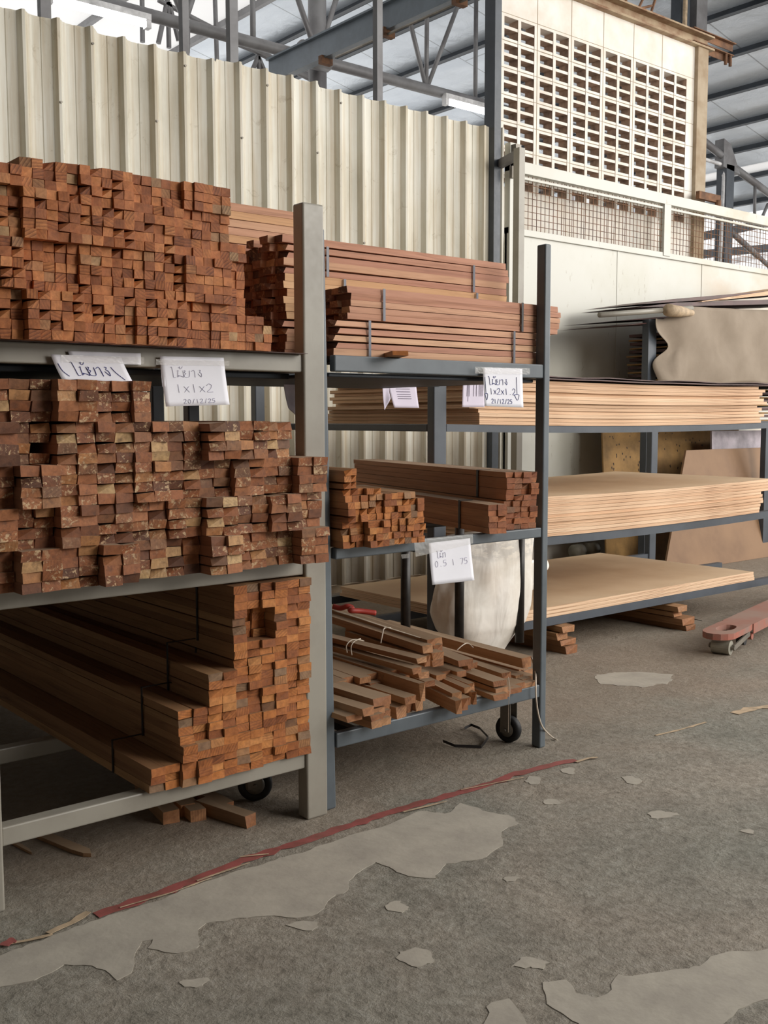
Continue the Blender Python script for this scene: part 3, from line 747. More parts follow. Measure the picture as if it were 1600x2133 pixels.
# ------------------------------------------------------------------ batten piles
def variants(w, h, L_, mats, n=5, jit=.0009, ax=1):
    out = []
    for i in range(n):
        mb = MB(); chip = (i == n-1)
        if ax == 1: mb.box(-w/2, w/2, 0, L_, 0, h, 0, ends=1, jit=jit)
        else: mb.box(0, L_, -w/2, w/2, 0, h, 0, ends=0, jit=jit)
        if chip:
            j = 4 if ax == 1 else 4; mb.v[j] += Vector((.004, .012, -.005)) if ax == 1 else Vector((.012, .004, -.005))
        out.append(mb.mesh('batten', mats))
    return out
def place(meshes, loc, rz=0, rx=0, ry=0, name='timber_batten'):
    o = D.objects.new(name, random.choice(meshes)); COL.objects.link(o)
    o.location = loc; o.rotation_euler = (rx, ry, rz); return o
def grid_pile(poly, Y, z0, w, h, x_start, mats, L_, yoff, label, cat, group, limit=300, stuff_label=None, name='batten', rz=0, skip=None, ncol=40, nrow=40, gap=.96, jz=0, jit=.0009):
    meshes = variants(w*gap, h*gap, L_, mats, jit=jit); cells = []
    for i in range(ncol):
        for j in range(nrow):
            x = x_start+w*(i+.5); z = z0+h*j
            px, py = proj((x, Y, z+h/2))
            if px < -12 or not inside(px, py, poly): continue
            if skip and skip(i, j, px, py): continue
            cells.append((i, j, x, z))
    dist = {c: (Vector((c[2], Y, c[3]))-CAM).length for c in cells}
    cells.sort(key=lambda c: dist[c])
    ind, rest = cells[:limit], cells[limit:]
    # column and row numbers as one can count them in the pile
    mincol = min(c[0] for c in cells)
    for (i, j, x, z) in ind:
        dy = yoff(i, j)
        o = place(meshes, (x+random.uniform(-1, 1)*.0006, Y+dy, z), rz+random.uniform(-.004, .004), name=name)
        tag(o, label(i-mincol+1, j+1), cat, group)
    if rest:
        mb = MB()
        for (i, j, x, z) in rest:
            dy = yoff(i, j); g = w*gap/2
            mb.box(x-g, x+g, Y+dy, Y+dy+L_, z, z+h*gap, 0, ends=1, jit=jit*.7)
        o = mb.build('timber_battens', mats); tag(o, stuff_label, cat, None, 'stuff')
    return cells
def bundle_off(bw, bh, amp, amp2, base=0, fn=None, seed=0):
    cache = {}
    def f(i, j):
        k = (i//bw, j//bh)
        if k not in cache: cache[k] = random.Random(k[0]*91+k[1]*13+seed).uniform(-amp, amp)
        v = base+cache[k]+random.uniform(-amp2, amp2)
        return v + (fn(i, j) if fn else 0)
    return f
# top-left pile: square battens
T_poly = [(-30, 325), (0, 330), (150, 343), (300, 368), (462, 388), (468, 402), (470, 498), (512, 505), (516, 600), (505, 668), (503, 742), (560, 655), (566, 700), (572, 712), (572, 745), (-30, 735)]
T_poly = [(-30, 325), (0, 330), (150, 346), (300, 368), (462, 392), (470, 402), (472, 498), (514, 503), (516, 600), (510, 662), (563, 668), (566, 700), (573, 712), (573, 745), (-30, 740)]
grid_pile(T_poly, 2.49, 1.4215, .0285, .0238, .80, [M['t_side'], M['t_end']], .68,
          bundle_off(5, 5, .020, .005),
          lambda c, r: 'rusty square batten end, %s row above upper shelf, %s column from left' % (ordn(r), ordn(c)),
          'timber', 'square battens in the big pile on the upper left shelf', 300,
          'upper rows of rust-brown square batten ends in the big upper left pile', name='square_batten')
# shelf board under the pile
tag(MB().box(.87, 1.79, 2.52, 3.5, 1.4203, 1.4213).build('liner_sheet', M['brown_sheet']), 'thin brown sheet between the upper left shelf and the square battens', 'sheet')
# middle-left pile: weathered flat battens, two-wide bundles
M_poly = [(-30, 797), (90, 797), (91, 790), (262, 794), (298, 802), (298, 882), (452, 884), (456, 880), (520, 880), (612, 877), (616, 948), (690, 955), (690, 1180), (0, 1262), (-30, 1262)]
def m_skip(i, j, px, py):
    return (60 < px < 120 and 928 < py < 946) or (52 < px < 72 and 836 < py < 852)
def m_fn(i, j):
    return (-.02 if (i//2+j//4) % 3 == 0 else 0)+(.03 if (i//2*7+j//4*5) % 11 == 0 else 0)
grid_pile(M_poly, 2.455, .8165, 0.0500, .0255, .794, [M['m_side'], M['m_end']], 2.8,
          bundle_off(2, 4, .024, .006, fn=m_fn),
          lambda c, r: 'weathered flat batten end, %s row above middle shelf, %s column from left' % (ordn(r), ordn(c)),
          'timber', 'weathered battens packed on the middle left shelf', 300,
          'upper rows of weathered batten ends packed on the middle left shelf', skip=m_skip, jit=.0018, name='flat_batten', ncol=20)
# bottom-left pile: orange battens, bundles rising to the right
def C3(x, y): return (x/2.2222, 1180+y/2.2222)
K_poly = [C3(*p) for p in ((676, 928), (800, 900), (806, 690), (944, 655), (944, 640), (962, 640), (962, 480), (1090, 455), (1090, 105), (1205, 95), (1208, 75), (1330, 62), (1335, 48), (1447, 42), (1449, 880), (676, 1075))]
K_poly = [(x, y) for x, y in K_poly]
def k_fn(i, j): return 0
grid_pile(K_poly, 2.535, .2135, .0452, .0236, 1.262, [M['k_side'], M['k_end']], 2.7,
          bundle_off(2, 5, .012, .007, fn=lambda i, j: (.05 if (i in (7, 8) and j in (16, 17, 18, 19)) else 0)-(.012 if i < 6 else 0)),
          lambda c, r: 'orange batten end, %s row above bottom left shelf, %s column from left' % (ordn(r), ordn(c)),
          'timber', 'orange battens stacked on the bottom left shelf', 300, name='orange_batten', ncol=12)
def strap_loop(x0, x1, y, z0, z1, label, m='strap_black', w=.012, ax='y', th=.0016, base=None):
    mb = MB(); e = .0018
    if ax == 'y':
        mb.box(x0-e-th, x0-e, y-w/2, y+w/2, z0, z1+e+th); mb.box(x1+e, x1+e+th, y-w/2, y+w/2, z0, z1+e+th); mb.box(x0-e-th, x1+e+th, y-w/2, y+w/2, z1+e, z1+e+th)
    else:
        mb.box(y-w/2, y+w/2, x0-e-th, x0-e, z0, z1+e+th); mb.box(y-w/2, y+w/2, x1+e, x1+e+th, z0, z1+e+th); mb.box(y-w/2, y+w/2, x0-e-th, x1+e+th, z1+e, z1+e+th)
    o = mb.build('packing_strap', M[m]); tag(o, label, 'strap'); return o
kx = lambda c: 1.262+.0452*c
for c, rows, Yb, nm in ((0, (0, 4), 2.76, 'lowest orange bundle at lower left'), (2, (4, 10), 2.75, 'second orange bundle from the left'), (4, (9, 15), 2.76, 'third orange bundle from the left'), (6, (15, 19), 2.74, 'tall orange bundle in its middle'), (6, (19, 23), 2.74, 'tall orange bundle near its top')):
    strap_loop(kx(c), kx(c+2), Yb, .2135+.0236*rows[0], .2135+.0236*rows[1], 'black packing strap around the '+nm, w=.009)
strap_loop(1.74-.02, 1.80, 2.62, .83, .93, 'black packing strap at the right end of the middle left pile', w=.009)

# pile E: battens lying along the front of the middle rack, their dark ends seen past the post
hE, wE = .0238, .048
Emesh = variants(wE*.97, hE*.95, 1.0, [M['e_side'], M['e_end']], ax=0); Emesh_y = variants(wE*.97, hE*.95, 1.0, [M['e_side_y'], M['e_end']], ax=0)
E_rows = 16
for r in range(E_rows):
    for d in range(7):
        if r >= 15 and d in (2, 4, 6): continue
        yel = 5 <= r <= 10 and d == 0
        x = 1.865+random.uniform(-.02, .02) if d > 0 else 1.875+random.uniform(-.012, .012)
        o = place(Emesh_y if yel else Emesh, (x, 2.765+wE*(d+.5), 1.4265+hE*r), 0, name='long_batten')
        row = ordn(r+1)
        tag(o, 'sideways batten on middle rack top, %s layer up, %s row back from front' % (row, ordn(d+1)), 'timber', 'sideways battens behind the front bundles on the middle rack')
# J: pale battens behind at left of the post
Jm = variants(.048, .0265, 1.15, [M['e_side_y'], M['e_end']], ax=0)
Jm2 = variants(.048, .0265, 1.15, [M['e_side'], M['e_end']], ax=0)
for r in range(20):
    o = place(random.choice((Jm, Jm2)), (1.16+random.uniform(-.01, .01), 3.20, 1.4265+.0275*r), name='pale_batten')
    tag(o, 'pale batten lying lengthwise behind the square pile, %s layer from its top' % ordn(20-r), 'timber', 'pale lengthwise battens behind the big square pile')
# bundles b1, b2 in front
def xbundle(x0, L_, y0, z0, nrow, ndeep, h, w, m, label, ex=.012):
    ms = variants(w*.97, h*.95, L_, m, ax=0)
    for r in range(nrow):
        for d in range(ndeep):
            o = place(ms, (x0+random.uniform(-ex, ex), y0+w*(d+.5), z0+h*r), name='bundled_batten'); tag(o, label % (ordn(r+1), ordn(d+1)), 'timber', 'battens in the strapped bundles at the front of the middle rack')
xbundle(1.962, .935, 2.615, 1.4265, 5, 3, .0228, .046, [M['e_side'], M['e_end']], 'pinkish batten in the lower front bundle, %s layer up, %s from the front')
xbundle(2.018, .985, 2.615, 1.4265+.0228*5+.001, 5, 3, .0205, .046, [M['e_side'], M['e_end']], 'pinkish batten in the upper front bundle, %s layer up, %s from the front')
zb1 = 1.4265; zb2 = 1.4265+.0228*5+.001; zt2 = zb2+.0205*5
for X_, z0, z1, y0, y1, n in ((at(770, 700, 1, 2.61)[0], zb1, zb2-.001, 2.612, 2.753, 'left part of the lower front bundle'), (at(1071, 720, 1, 2.61)[0], zb1, zb2-.001, 2.612, 2.753, 'right part of the lower front bundle'),
                              (at(800, 630, 1, 2.61)[0], zb2, zt2, 2.612, 2.753, 'left part of the upper front bundle'), (at(1088, 670, 1, 2.61)[0], zb2, zt2, 2.612, 2.753, 'right part of the upper front bundle'),
                              (at(718, 560, 1, 2.76)[0], 1.4265+hE*5, 1.4265+hE*11-.002, 2.762, 3.1, 'left part of the yellowish rear bundle'), (at(994, 590, 1, 2.76)[0], 1.4265+hE*5, 1.4265+hE*11-.002, 2.762, 3.1, 'right part of the yellowish rear bundle'),
                              (at(682, 500, 1, 2.76)[0], 1.4265+hE*11, 1.4265+hE*15.02, 2.762, 3.1, 'left end of the topmost rear bundle'), (at(987, 555, 1, 2.76)[0], 1.4265+hE*11, 1.4265+hE*15.02, 2.762, 3.1, 'right part of the topmost rear bundle')):
    mb = MB(); mb.box(X_-.005, X_+.005, y0-.004, y0-.0024, z0, z1); tag(mb.build('packing_strap', M['strap_grey' if 'upper front' not in n or 'left' in n else 'strap_black']), 'flat packing strap on the '+n, 'strap')
# loose stick poking forward on the top shelf, under the front bundle
p = at(830, 742, 1, 2.50)
tag(place(variants(.05, .014, .28, [M['k_side'], M['k_end']]), (2.12, 2.49, 1.4262), R(-28), name='timber_offcut'), 'short flat wooden offcut poking out below the front bundle', 'offcut')

# pile F: thin square sticks on the middle shelf
def C5(x, y): return (660+x/3.077, 850+y/3.077)
F_poly = [C5(*q) for q in ((88, 375), (290, 380), (290, 505), (420, 530), (500, 545), (650, 545), (660, 575), (660, 850), (600, 870), (100, 930), (88, 930))]
grid_pile(F_poly, 2.52, .8325, .0262, .0205, 1.925, [M['k_side'], M['k_end']], .95,
          bundle_off(3, 4, .02, .01),
          lambda c, r: 'thin orange stick end, %s row up, %s column from the grey post' % (ordn(r), ordn(c)),
          'timber', 'thin square sticks beside the post on the middle shelf', 300, rz=R(-4), name='thin_stick')
# bundles G laid askew
def skew_bundle(px, py, Y, z0, cols, rows, w, h, L_, th, mats, label, group, stag=.012, skip=None):
    ms = variants(w*.96, h*.96, L_, mats); p = at(px, py, 1, Y); c, s = math.cos(-th), math.sin(-th)
    for i in range(cols):
        for j in range(rows):
            if skip and skip(i, j): continue
            u = w*(i+.5); v = random.uniform(-stag, stag)
            o = place(ms, (p[0]+u*c-v*s, Y+u*s+v*c, z0+h*j), -th, name='skewed_stick'); tag(o, label % (ordn(j+1), ordn(i+1)), 'timber', group)
    return p
BR = [M['g_side'], wood('red_brown_batten_end', [(0, (130, 78, 52)), (.4, (168, 104, 68)), (.7, (186, 118, 76)), (1, (140, 104, 80))], True, .4)]
sk = lambda r0: (lambda i, j: False)
p1 = skew_bundle(1052, 1100, 2.60, .8325, 4, 5, .034, .0205, 1.35, R(14), BR, 'red-brown stick in lower bundle by right post, %s row up, %s from left', 'skewed sticks by the right post')
skew_bundle(1055, 1048, 2.60, .8325+.0205*5+.001, 4, 5, .034, .0205, 1.35, R(14), BR, 'red-brown stick in upper bundle by right post, %s row up, %s from left', 'skewed sticks by the right post')
skew_bundle(1018, 1108, 2.535, .8325, 2, 5, .036, .0205, 1.2, R(14), BR, 'brown stick in strapped two-wide bundle on middle shelf, %s row up, %s from left', 'strapped brown sticks on the middle shelf', .004)
for px, y0_, y1_, Y, nm in ((990, 985, 1045, 2.78, 'upper skewed stick bundle'), (953, 1045, 1112, 2.74, 'front strapped stick bundle')):
    a = at(px, y0_, 1, Y); b = at(px+4, y1_, 1, Y)
    z0, z1 = (.937, 1.037) if 'upper' in nm else (.8325, .935)
    t = R(14); X0 = (at(1055, 1048, 1, 2.60)[0]+math.sin(t)*.2, 2.60+math.cos(t)*.2) if 'upper' in nm else (at(1018, 1108, 1, 2.535)[0]+math.sin(t)*.2, 2.535+math.cos(t)*.2)
    mb = MB(); mt = Matrix.Translation((X0[0], X0[1], 0)) @ Matrix.Rotation(-t, 4, 'Z'); mb.box(-.0045, -.002, -.006, .006, z0, z1, mat=mt); mb.box(-.0045, .05, -.006, .006, z1, z1+.002, mat=mt)
    tag(mb.build('packing_strap', M['strap_black']), 'black packing strap around the '+nm, 'strap')
# black strap tail hanging under the shelf
# ---- pile H: loose offcuts and sticks on the bottom shelf of the middle rack
def C6(x, y): return (660+x/2.857, 1200+y/2.857)
HM = [M['h_side'], M['h_end']]
hl = [ # crop x, y of end's lower left corner, front Y, w, h, angle, length, words
 (832, 858, 2.48, .022, .046, 14, .55, 'on-edge board leaning furthest forward over the bottom beam'),
 (862, 848, 2.50, .026, .042, 12, .55, 'short thick stick end right of the furthest forward board'),
 (812, 765, 2.52, .036, .040, 14, .5, 'dusty board lying on the furthest forward board'),
 (874, 775, 2.53, .030, .028, 12, .5, 'small stick end tucked right of the dusty board'),
 (884, 700, 2.56, .028, .022, 12, .6, 'pale stick end above the forward boards'),
 (910, 690, 2.58, .022, .030, 10, .6, 'stick end with a brown knot above the forward boards'),
 (930, 822, 2.53, .014, .045, 12, .5, 'thin upright slat right of the forward boards'),
 (650, 662, 2.62, .038, .020, 10, .45, 'splintered grey stick end in the middle of the heap'),
 (1062, 798, 2.51, .058, .022, 8, .6, 'lowest board of the flat stack in the heap'),
 (1062, 754, 2.52, .050, .022, 8, .6, 'second board up of the flat stack in the heap'),
 (1072, 710, 2.53, .052, .024, 8, .6, 'third board up of the flat stack in the heap'),
 (1060, 662, 2.54, .056, .020, 8, .6, 'dusty board topmost but one of the flat stack'),
 (1110, 612, 2.58, .036, .022, 8, .6, 'long dusty board on top of the flat stack'),
 (1088, 765, 2.53, .050, .020, 6, .6, 'low stick end right of the flat stack'),
 (1130, 700, 2.56, .034, .020, 6, .6, 'brown stick end above the low right sticks'),
 (1150, 742, 2.54, .060, .020, 5, .6, 'flat stick end low near the right post'),
 (1185, 692, 2.57, .044, .024, 5, .6, 'squared stick end near the right post'),
 (1235, 668, 2.60, .040, .022, 4, .6, 'stick end in the middle of the right cluster'),
 (1255, 640, 2.63, .038, .020, 4, .6, 'reddish stick end high in the right cluster'),
 (1190, 622, 2.64, .034, .020, 4, .6, 'dusty stick end at the back of the right cluster'),
 (1238, 704, 2.57, .060, .018, 4, .6, 'lowest stick end touching the right post'),
 (1242, 608, 2.68, .044, .026, 3, .6, 'dark stick end under the long squared timber'),
 (1212, 588, 2.70, .040, .022, 3, .9, 'flat board just under the long squared timber'),
 (1226, 548, 2.66, .045, .040, 3, .9, 'long squared timber lying uppermost at the right end'),
 (850, 542, 2.66, .062, .024, 10, .30, 'short wide dusty offcut on top of the heap'),
 (664, 420, 2.66, .030, .026, 7, .9, 'topmost long stick of the tied bundle at the left'),
 (702, 412, 2.70, .034, .026, 7, .9, 'second long stick of the tied bundle at the left'),
 (700, 456, 2.68, .036, .026, 7, .9, 'pale stick end below the tied bundle top'),
 (636, 462, 2.64, .040, .028, 7, .9, 'orange stick end at the bottom left of the tied bundle'),
 (694, 502, 2.64, .046, .026, 7, .6, 'squared orange stick end under the tied bundle'),
 (694, 542, 2.63, .046, .024, 7, .6, 'lowest orange stick end under the tied bundle'),
 (645, 540, 2.64, .022, .040, 5, .5, 'upright stick end beside the broken flat board'),
 (602, 522, 2.60, .042, .020, -3, .85, 'flat dusty board with a broken end tied with twine'),
 (574, 586, 2.58, .036, .022, 0, .8, 'square ended board under the broken flat board'),
 (612, 614, 2.60, .042, .022, 4, .5, 'dark grey stick end below the square ended board'),
 (617, 748, 2.50, .020, .062, 2, .8, 'tall on-edge reddish board slanting down the heap'),
 (530, 768, 2.50, .042, .026, 0, .8, 'narrow board with an orange end left of the reddish board'),
 (340, 782, 2.49, .070, .028, -3, .40, 'wide pale plank near the light grey post'),
 (180, 872, 2.50, .060, .020, -3, .35, 'thin pale plank below the wide pale plank'),
 (280, 838, 2.47, .042, .026, -4, .5, 'chamfered stick end between the two pale planks'),
 (330, 912, 2.47, .040, .024, -2, .5, 'lowest front stick near the light grey post'),
 (326, 872, 2.48, .046, .022, -2, .5, 'second lowest front stick near the light grey post'),
 (334, 832, 2.50, .050, .022, -2, .5, 'third front stick near the light grey post'),
 (386, 892, 2.50, .038, .024, 0, .5, 'low stick end right of the front sticks'),
 (380, 850, 2.52, .042, .024, 0, .5, 'middle stick end right of the front sticks'),
 (378, 812, 2.54, .040, .024, 0, .5, 'high stick end right of the front sticks'),
 (476, 852, 2.52, .046, .042, -8, .35, 'squared block turned sideways in the front of the heap'),
 (536, 822, 2.60, .028, .034, -4, .5, 'small dark stick end behind the sideways block'),
 (592, 806, 2.58, .030, .050, 0, .5, 'upright stick end left of the furthest forward board'),
]
for (x, y, Y, w, h, th, L_, words) in hl:
    p = at(*C6(x, y), 1, Y); z = max(.2445, p[2])
    ms = variants(w, h, L_, HM, 1, .0008)
    # sticks that lie higher than the shelf slope gently back onto it
    o = place(ms, (p[0]+w/2, Y, z), R(-th), name='timber_offcut'); tag(o, words, 'offcut', 'loose offcuts heaped on the bottom shelf of the middle rack')
# support sticks under the heap (seen between the loose pieces)
fill = variants(.045, .022, .6, HM, 4)
k = 0
for r in range(5):
    for c in range(17 - r):
        x = 2.02+.046*c+.01*r; 
        if r > 1 and c < 7 - r: pass
        if r >= 3 and 2.35 < x < 2.62: continue
        k += 1
        o = place(fill, (x, 2.70+.012*((c*7+r*3) % 5), .2450+.0235*r), R(-4), name='buried_stick'); tag(o, 'brown stick buried in the bottom heap, %s layer up, %s from the left' % (ordn(r+1), ordn(c+1)), 'timber', 'buried sticks under the heap on the bottom shelf')
def curve_tube(pts, r, m, name, label=None, cat=None, parent=None, seg=6):
    P = [Vector(p) for p in pts]; Q = []
    for i in range(len(P)-1):
        p0, p1, p2, p3 = P[max(i-1, 0)], P[i], P[i+1], P[min(i+2, len(P)-1)]
        for k in range(6):
            t = k/6; Q.append(.5*((2*p1)+(-p0+p2)*t+(2*p0-5*p1+4*p2-p3)*t*t+(-p0+3*p1-3*p2+p3)*t**3))
    Q.append(P[-1]); o = MB().tube(Q, r, seg).build(name, M[m], parent, True)
    if label: tag(o, label, cat)
    return o
# twine around the broken board and hanging tail by the right post
p = lambda x, y, Y: at(*C6(x, y), 1, Y)
curve_tube([p(180, 455, 2.74), p(176, 415, 2.73), p(205, 382, 2.74), p(245, 378, 2.78), p(280, 386, 2.84)], .002, 'string', 'twine', 'white twine loop nearer the post on the broken flat board', 'twine')
curve_tube([p(208, 470, 2.72), p(204, 420, 2.72), p(225, 388, 2.73), p(260, 372, 2.8)], .002, 'string', 'twine', 'second white twine loop around the broken flat board', 'twine')
curve_tube([p(380, 400, 2.80), p(390, 350, 2.80), p(402, 310, 2.82), p(440, 308, 2.84)], .0025, 'string', 'twine', 'pale twine tied around the left stick bundle', 'twine')
curve_tube([p(1276, 480, 2.63), p(1300, 560, 2.60), p(1303, 640, 2.555), p(1305, 720, 2.55), p(1318, 820, 2.55), p(1345, 900, 2.55), at(1150, 1535, 2, .012), at(1160, 1541, 2, .006)], .0032, 'string', 'twine', 'long white twine tail hanging down past the right post to the floor', 'twine')
curve_tube([p(100, 205, 2.9), p(250, 250, 2.85), p(400, 300, 2.8), p(560, 350, 2.74), p(690, 392, 2.68)], .002, 'string', 'twine', 'pair of white cords lying lengthwise on the left stick bundle', 'twine')
curve_tube([p(95, 180, 3.0), p(140, 190, 2.98), p(180, 180, 2.96), p(210, 190, 2.95), p(200, 205, 2.92), p(260, 208, 2.92), p(350, 220, 2.9)], .010, 'red', 'red_strap', 'crumpled red plastic strap lying behind the left stick bundle', 'strap')
curve_tube([p(835, 440, 2.66), p(870, 410, 2.66), p(900, 400, 2.68), p(930, 425, 2.66)], .002, 'string', 'twine', 'frayed thin twine by the short wide offcut', 'twine')
curve_tube([p(1140, 600, 2.55), p(1150, 680, 2.50), p(1142, 760, 2.48), p(1140, 930, 2.5)], .0008, 'string', 'twine', 'hair-thin thread hanging from the flat stack to the floor', 'twine')
# black strap offcut on the floor
def ribbon(pts, w, m, name, label, cat, z=.004):
    P = [at(x, y, 2, 0)+Vector((0, 0, z+dz)) for x, y, dz in pts]; mb = MB()
    for i, q in enumerate(P):
        mb.v += [q+Vector((0, 0, -w/2)), q+Vector((0, .002, w/2))]
    for i in range(len(P)-1): mb.f.append((2*i, 2*i+2, 2*i+3, 2*i+1)); mb.mi.append(0)
    o = mb.build(name, M[m]); s = o.modifiers.new('t', 'SOLIDIFY'); s.thickness = .0015; return tag(o, label, cat)
ribbon([(923, 1550, .004), (948, 1558, 0), (1003, 1560, 0), (1010, 1552, 0), (1018, 1542, .004), (1000, 1525, .008), (982, 1518, .008), (968, 1522, .002)], .010, 'strap_black', 'packing_strap', 'black strap offcut bent into an open loop on the floor', 'strap', .008)

# ------------------------------------------------------------------ papers on the beams
def paper(tl, tr_, br, bl, Y, label, m='paper', curl=0.0, name='paper_sign', wave=.0012, strokes=(), ink='ink', r=.0009, nu=14, nv=10, torn=None):
    P = [at(x, y, 1, Y) for x, y in (tl, tr_, br, bl)]
    def S(u, v, off=0):
        q = P[0]*(1-u)*(1-v)+P[1]*u*(1-v)+P[2]*u*v+P[3]*(1-u)*v
        return q+Vector((0, -curl*v*v - wave*math.sin(u*7+v*3)*v - off, 0))
    org = (P[0]+P[1])/2
    t = thing(name, label, 'paper', tuple(org))
    o = MB().grid(S, nu, nv).build('sheet', M[m], t, True)
    s = o.modifiers.new('t', 'SOLIDIFY'); s.thickness = .0004
    for st in strokes:
        pts = [S(u, v, .0012) for u, v in st]
        if len(pts) > 2:
            Q = []
            for i in range(len(pts)-1):
                p0, p1, p2, p3 = pts[max(i-1, 0)], pts[i], pts[i+1], pts[min(i+2, len(pts)-1)]
                for k in range(4):
                    w = k/4; Q.append(.5*((2*p1)+(-p0+p2)*w+(2*p0-5*p1+4*p2-p3)*w*w+(-p0+3*p1-3*p2+p3)*w**3))
            Q.append(pts[-1]); pts = Q
        MB().tube(pts, r, 4).build('pen_stroke', M[ink], o)
    return t, S
def glyphs(word, x, y, w, h, sp):
    """hand lettering; returns strokes in sheet coordinates"""
    G = {'ai': [[(.15, 0), (.3, -.05), (.35, .15), (.4, .5), (.45, 1), (.7, .98)]],
         'mo': [[(.1, .35), (.25, .3), (.2, .45), (.15, .8), (.1, .95), (.28, .9), (.22, .8), (.6, .88), (.85, .95), (.8, .3)], [(.3, .0), (.5, -.08), (.4, .06), (.6, .12), (.8, -.1)]],
         'yo': [[(.15, .3), (.3, .35), (.15, .5), (.35, .6), (.12, .8), (.2, .95), (.7, .92), (.8, .3)]],
         'aa': [[(.2, .4), (.45, .28), (.6, .4), (.62, 1)]],
         'ng': [[(.35, .25), (.55, .3), (.4, .45), (.6, .6), (.55, .95), (.2, .6)]],
         '1': [[(.4, .05), (.45, 1)]], '2': [[(.1, .25), (.4, .02), (.75, .2), (.55, .6), (.1, .95), (.85, .95)]],
         'x': [[(.15, .3), (.8, .95)], [(.8, .3), (.15, .95)]], '.': [[(.4, .9), (.5, .95)]], '/': [[(.75, 0), (.25, 1.05)]],
         '5': [[(.8, .05), (.25, .05), (.2, .45), (.6, .4), (.75, .7), (.5, .98), (.1, .9)]],
         '0': [[(.5, .05), (.15, .4), (.3, .95), (.7, .9), (.8, .35), (.5, .05)]], '7': [[(.1, .1), (.8, .08), (.4, 1)]]}
    out = []
    for c in word:
        if c == ' ': x += w; continue
        for st in G[c]: out.append([(x+a*w, y+b*h) for a, b in st])
        x += w*sp
    return out
THAI = ['ai', 'mo', 'yo', 'aa', 'ng']
paper((141, 731), (293, 736), (294, 760), (150, 757), 2.553, 'torn paper strip taped on the upper left beam behind the handwritten sheet', 'paper', 0, 'paper_strip')
st = glyphs(THAI, .20, .30, .14, .50, .78)+[[(.05, .35), (.07, .65), (.13, .85)], [(.78, .42), (.82, .65), (.90, .92)]]
paper((105, 738), (252, 744), (272, 797), (124, 791), 2.545, 'curling white paper with blue Thai handwriting taped at the left end of the upper beam', 'paper', .015, strokes=st, r=.0009)
st = glyphs(THAI, .12, .22, .13, .2, .8)+glyphs('1x1x2', .18, .55, .12, .18, 1)+glyphs('20/12/25', .28, .86, .06, .09, 1.05)
paper((333, 742), (466, 745), (474, 843), (341, 847), 2.548, 'white paper with faded writing hanging from the upper beam, right of the curled one', 'paper', .012, strokes=st, ink='ink_faint', r=.0005)
paper((333, 742), (345, 742), (343, 806), (336, 806), 2.549, 'narrow paper edge folded behind the faded sheet', 'paper', .006, 'paper_strip')
st = glyphs(THAI, .10, .24, .13, .2, .8)+glyphs('1x2x1.2', .14, .52, .10, .17, .96)+glyphs('21/12/25', .18, .80, .065, .12, 1.02)
st += [[(.04, .25), (.05, .68)], [(.02, .68), (.09, .68), (.06, .84), (.02, .68)], [(.84, .22), (.84, .68)], [(.77, .68), (.89, .68), (.84, .82), (.77, .68)]]
paper((1006, 765), (1088, 768), (1088, 849), (1007, 846), 2.556, 'white paper with blue Thai writing and dimensions taped beside the right post', 'paper', .006, strokes=st, r=.0009)
st = glyphs(['ai', 'mo', 'aa'], .15, .22, .10, .16, .8)+glyphs('0.5 1 75', .10, .44, .10, .15, 1.0)
paper((893, 1131), (979, 1121), (985, 1208), (897, 1218), 2.558, 'white paper with smudged writing hanging from the middle beam', 'paper', .008, strokes=st, ink='ink_faint', r=.0006)
pl = [[(.25, v), (.75, v)] for v in (.12, .3, .4, .5, .58, .66)]
paper((806, 793), (866, 794), (870, 850), (818, 849), 3.545, 'printed mauve-white sheet hanging left of the plywood rack post', 'paper_grey', .01, 'paper_sheet', strokes=pl, ink='print', r=.0012)
paper((797, 795), (809, 795), (808, 830), (795, 855), 3.546, 'narrow folded paper strip beside the printed sheet', 'paper_grey', .02, 'paper_strip')
pl = [[(u, .05), (u, .62)] for u in (.2, .3, .5, .62, .75, .82, .88)]+[[(.25, .05), (.25, .8)]]
paper((965, 789), (1010, 789), (1008, 848), (961, 848), 3.56, 'printed sheet turned sideways behind the handwritten dimensions paper', 'paper_grey', .005, 'paper_sheet', strokes=pl, ink='print', r=.0012)
paper((590, 793), (615, 795), (612, 868), (594, 850), 3.3, 'dark crinkled plastic scrap hanging behind the light grey post', 'mauve', .02, 'plastic_scrap')
def tape(pts, Y, label):
    P = [at(x, y, 1, Y) for x, y in pts]
    o = MB().grid(lambda u, v: P[0]*(1-u)*(1-v)+P[1]*u*(1-v)+P[2]*u*v+P[3]*(1-u)*v+Vector((0, -.0008*math.sin(u*40+v*9), 0)), 24, 4).build('clear_tape', M['tape']); tag(o, label, 'tape')
tape([(128, 739), (300, 744), (300, 758), (128, 755)], 2.541, 'glossy clear tape across the curled Thai sheet')
tape([(325, 748), (478, 752), (478, 762), (325, 760)], 2.544, 'glossy clear tape across the faded sheet')
tape([(990, 764), (1104, 767), (1104, 780), (990, 778)], 2.552, 'crinkled clear tape holding the dimensions paper to the beam')
tape([(862, 1124), (985, 1112), (986, 1132), (866, 1160)], 2.555, 'brownish clear tape holding the smudged paper to the middle beam')
tape([(835, 1155), (852, 1153), (852, 1162), (838, 1164)], 2.556, 'small clear tape scrap left of the smudged paper')

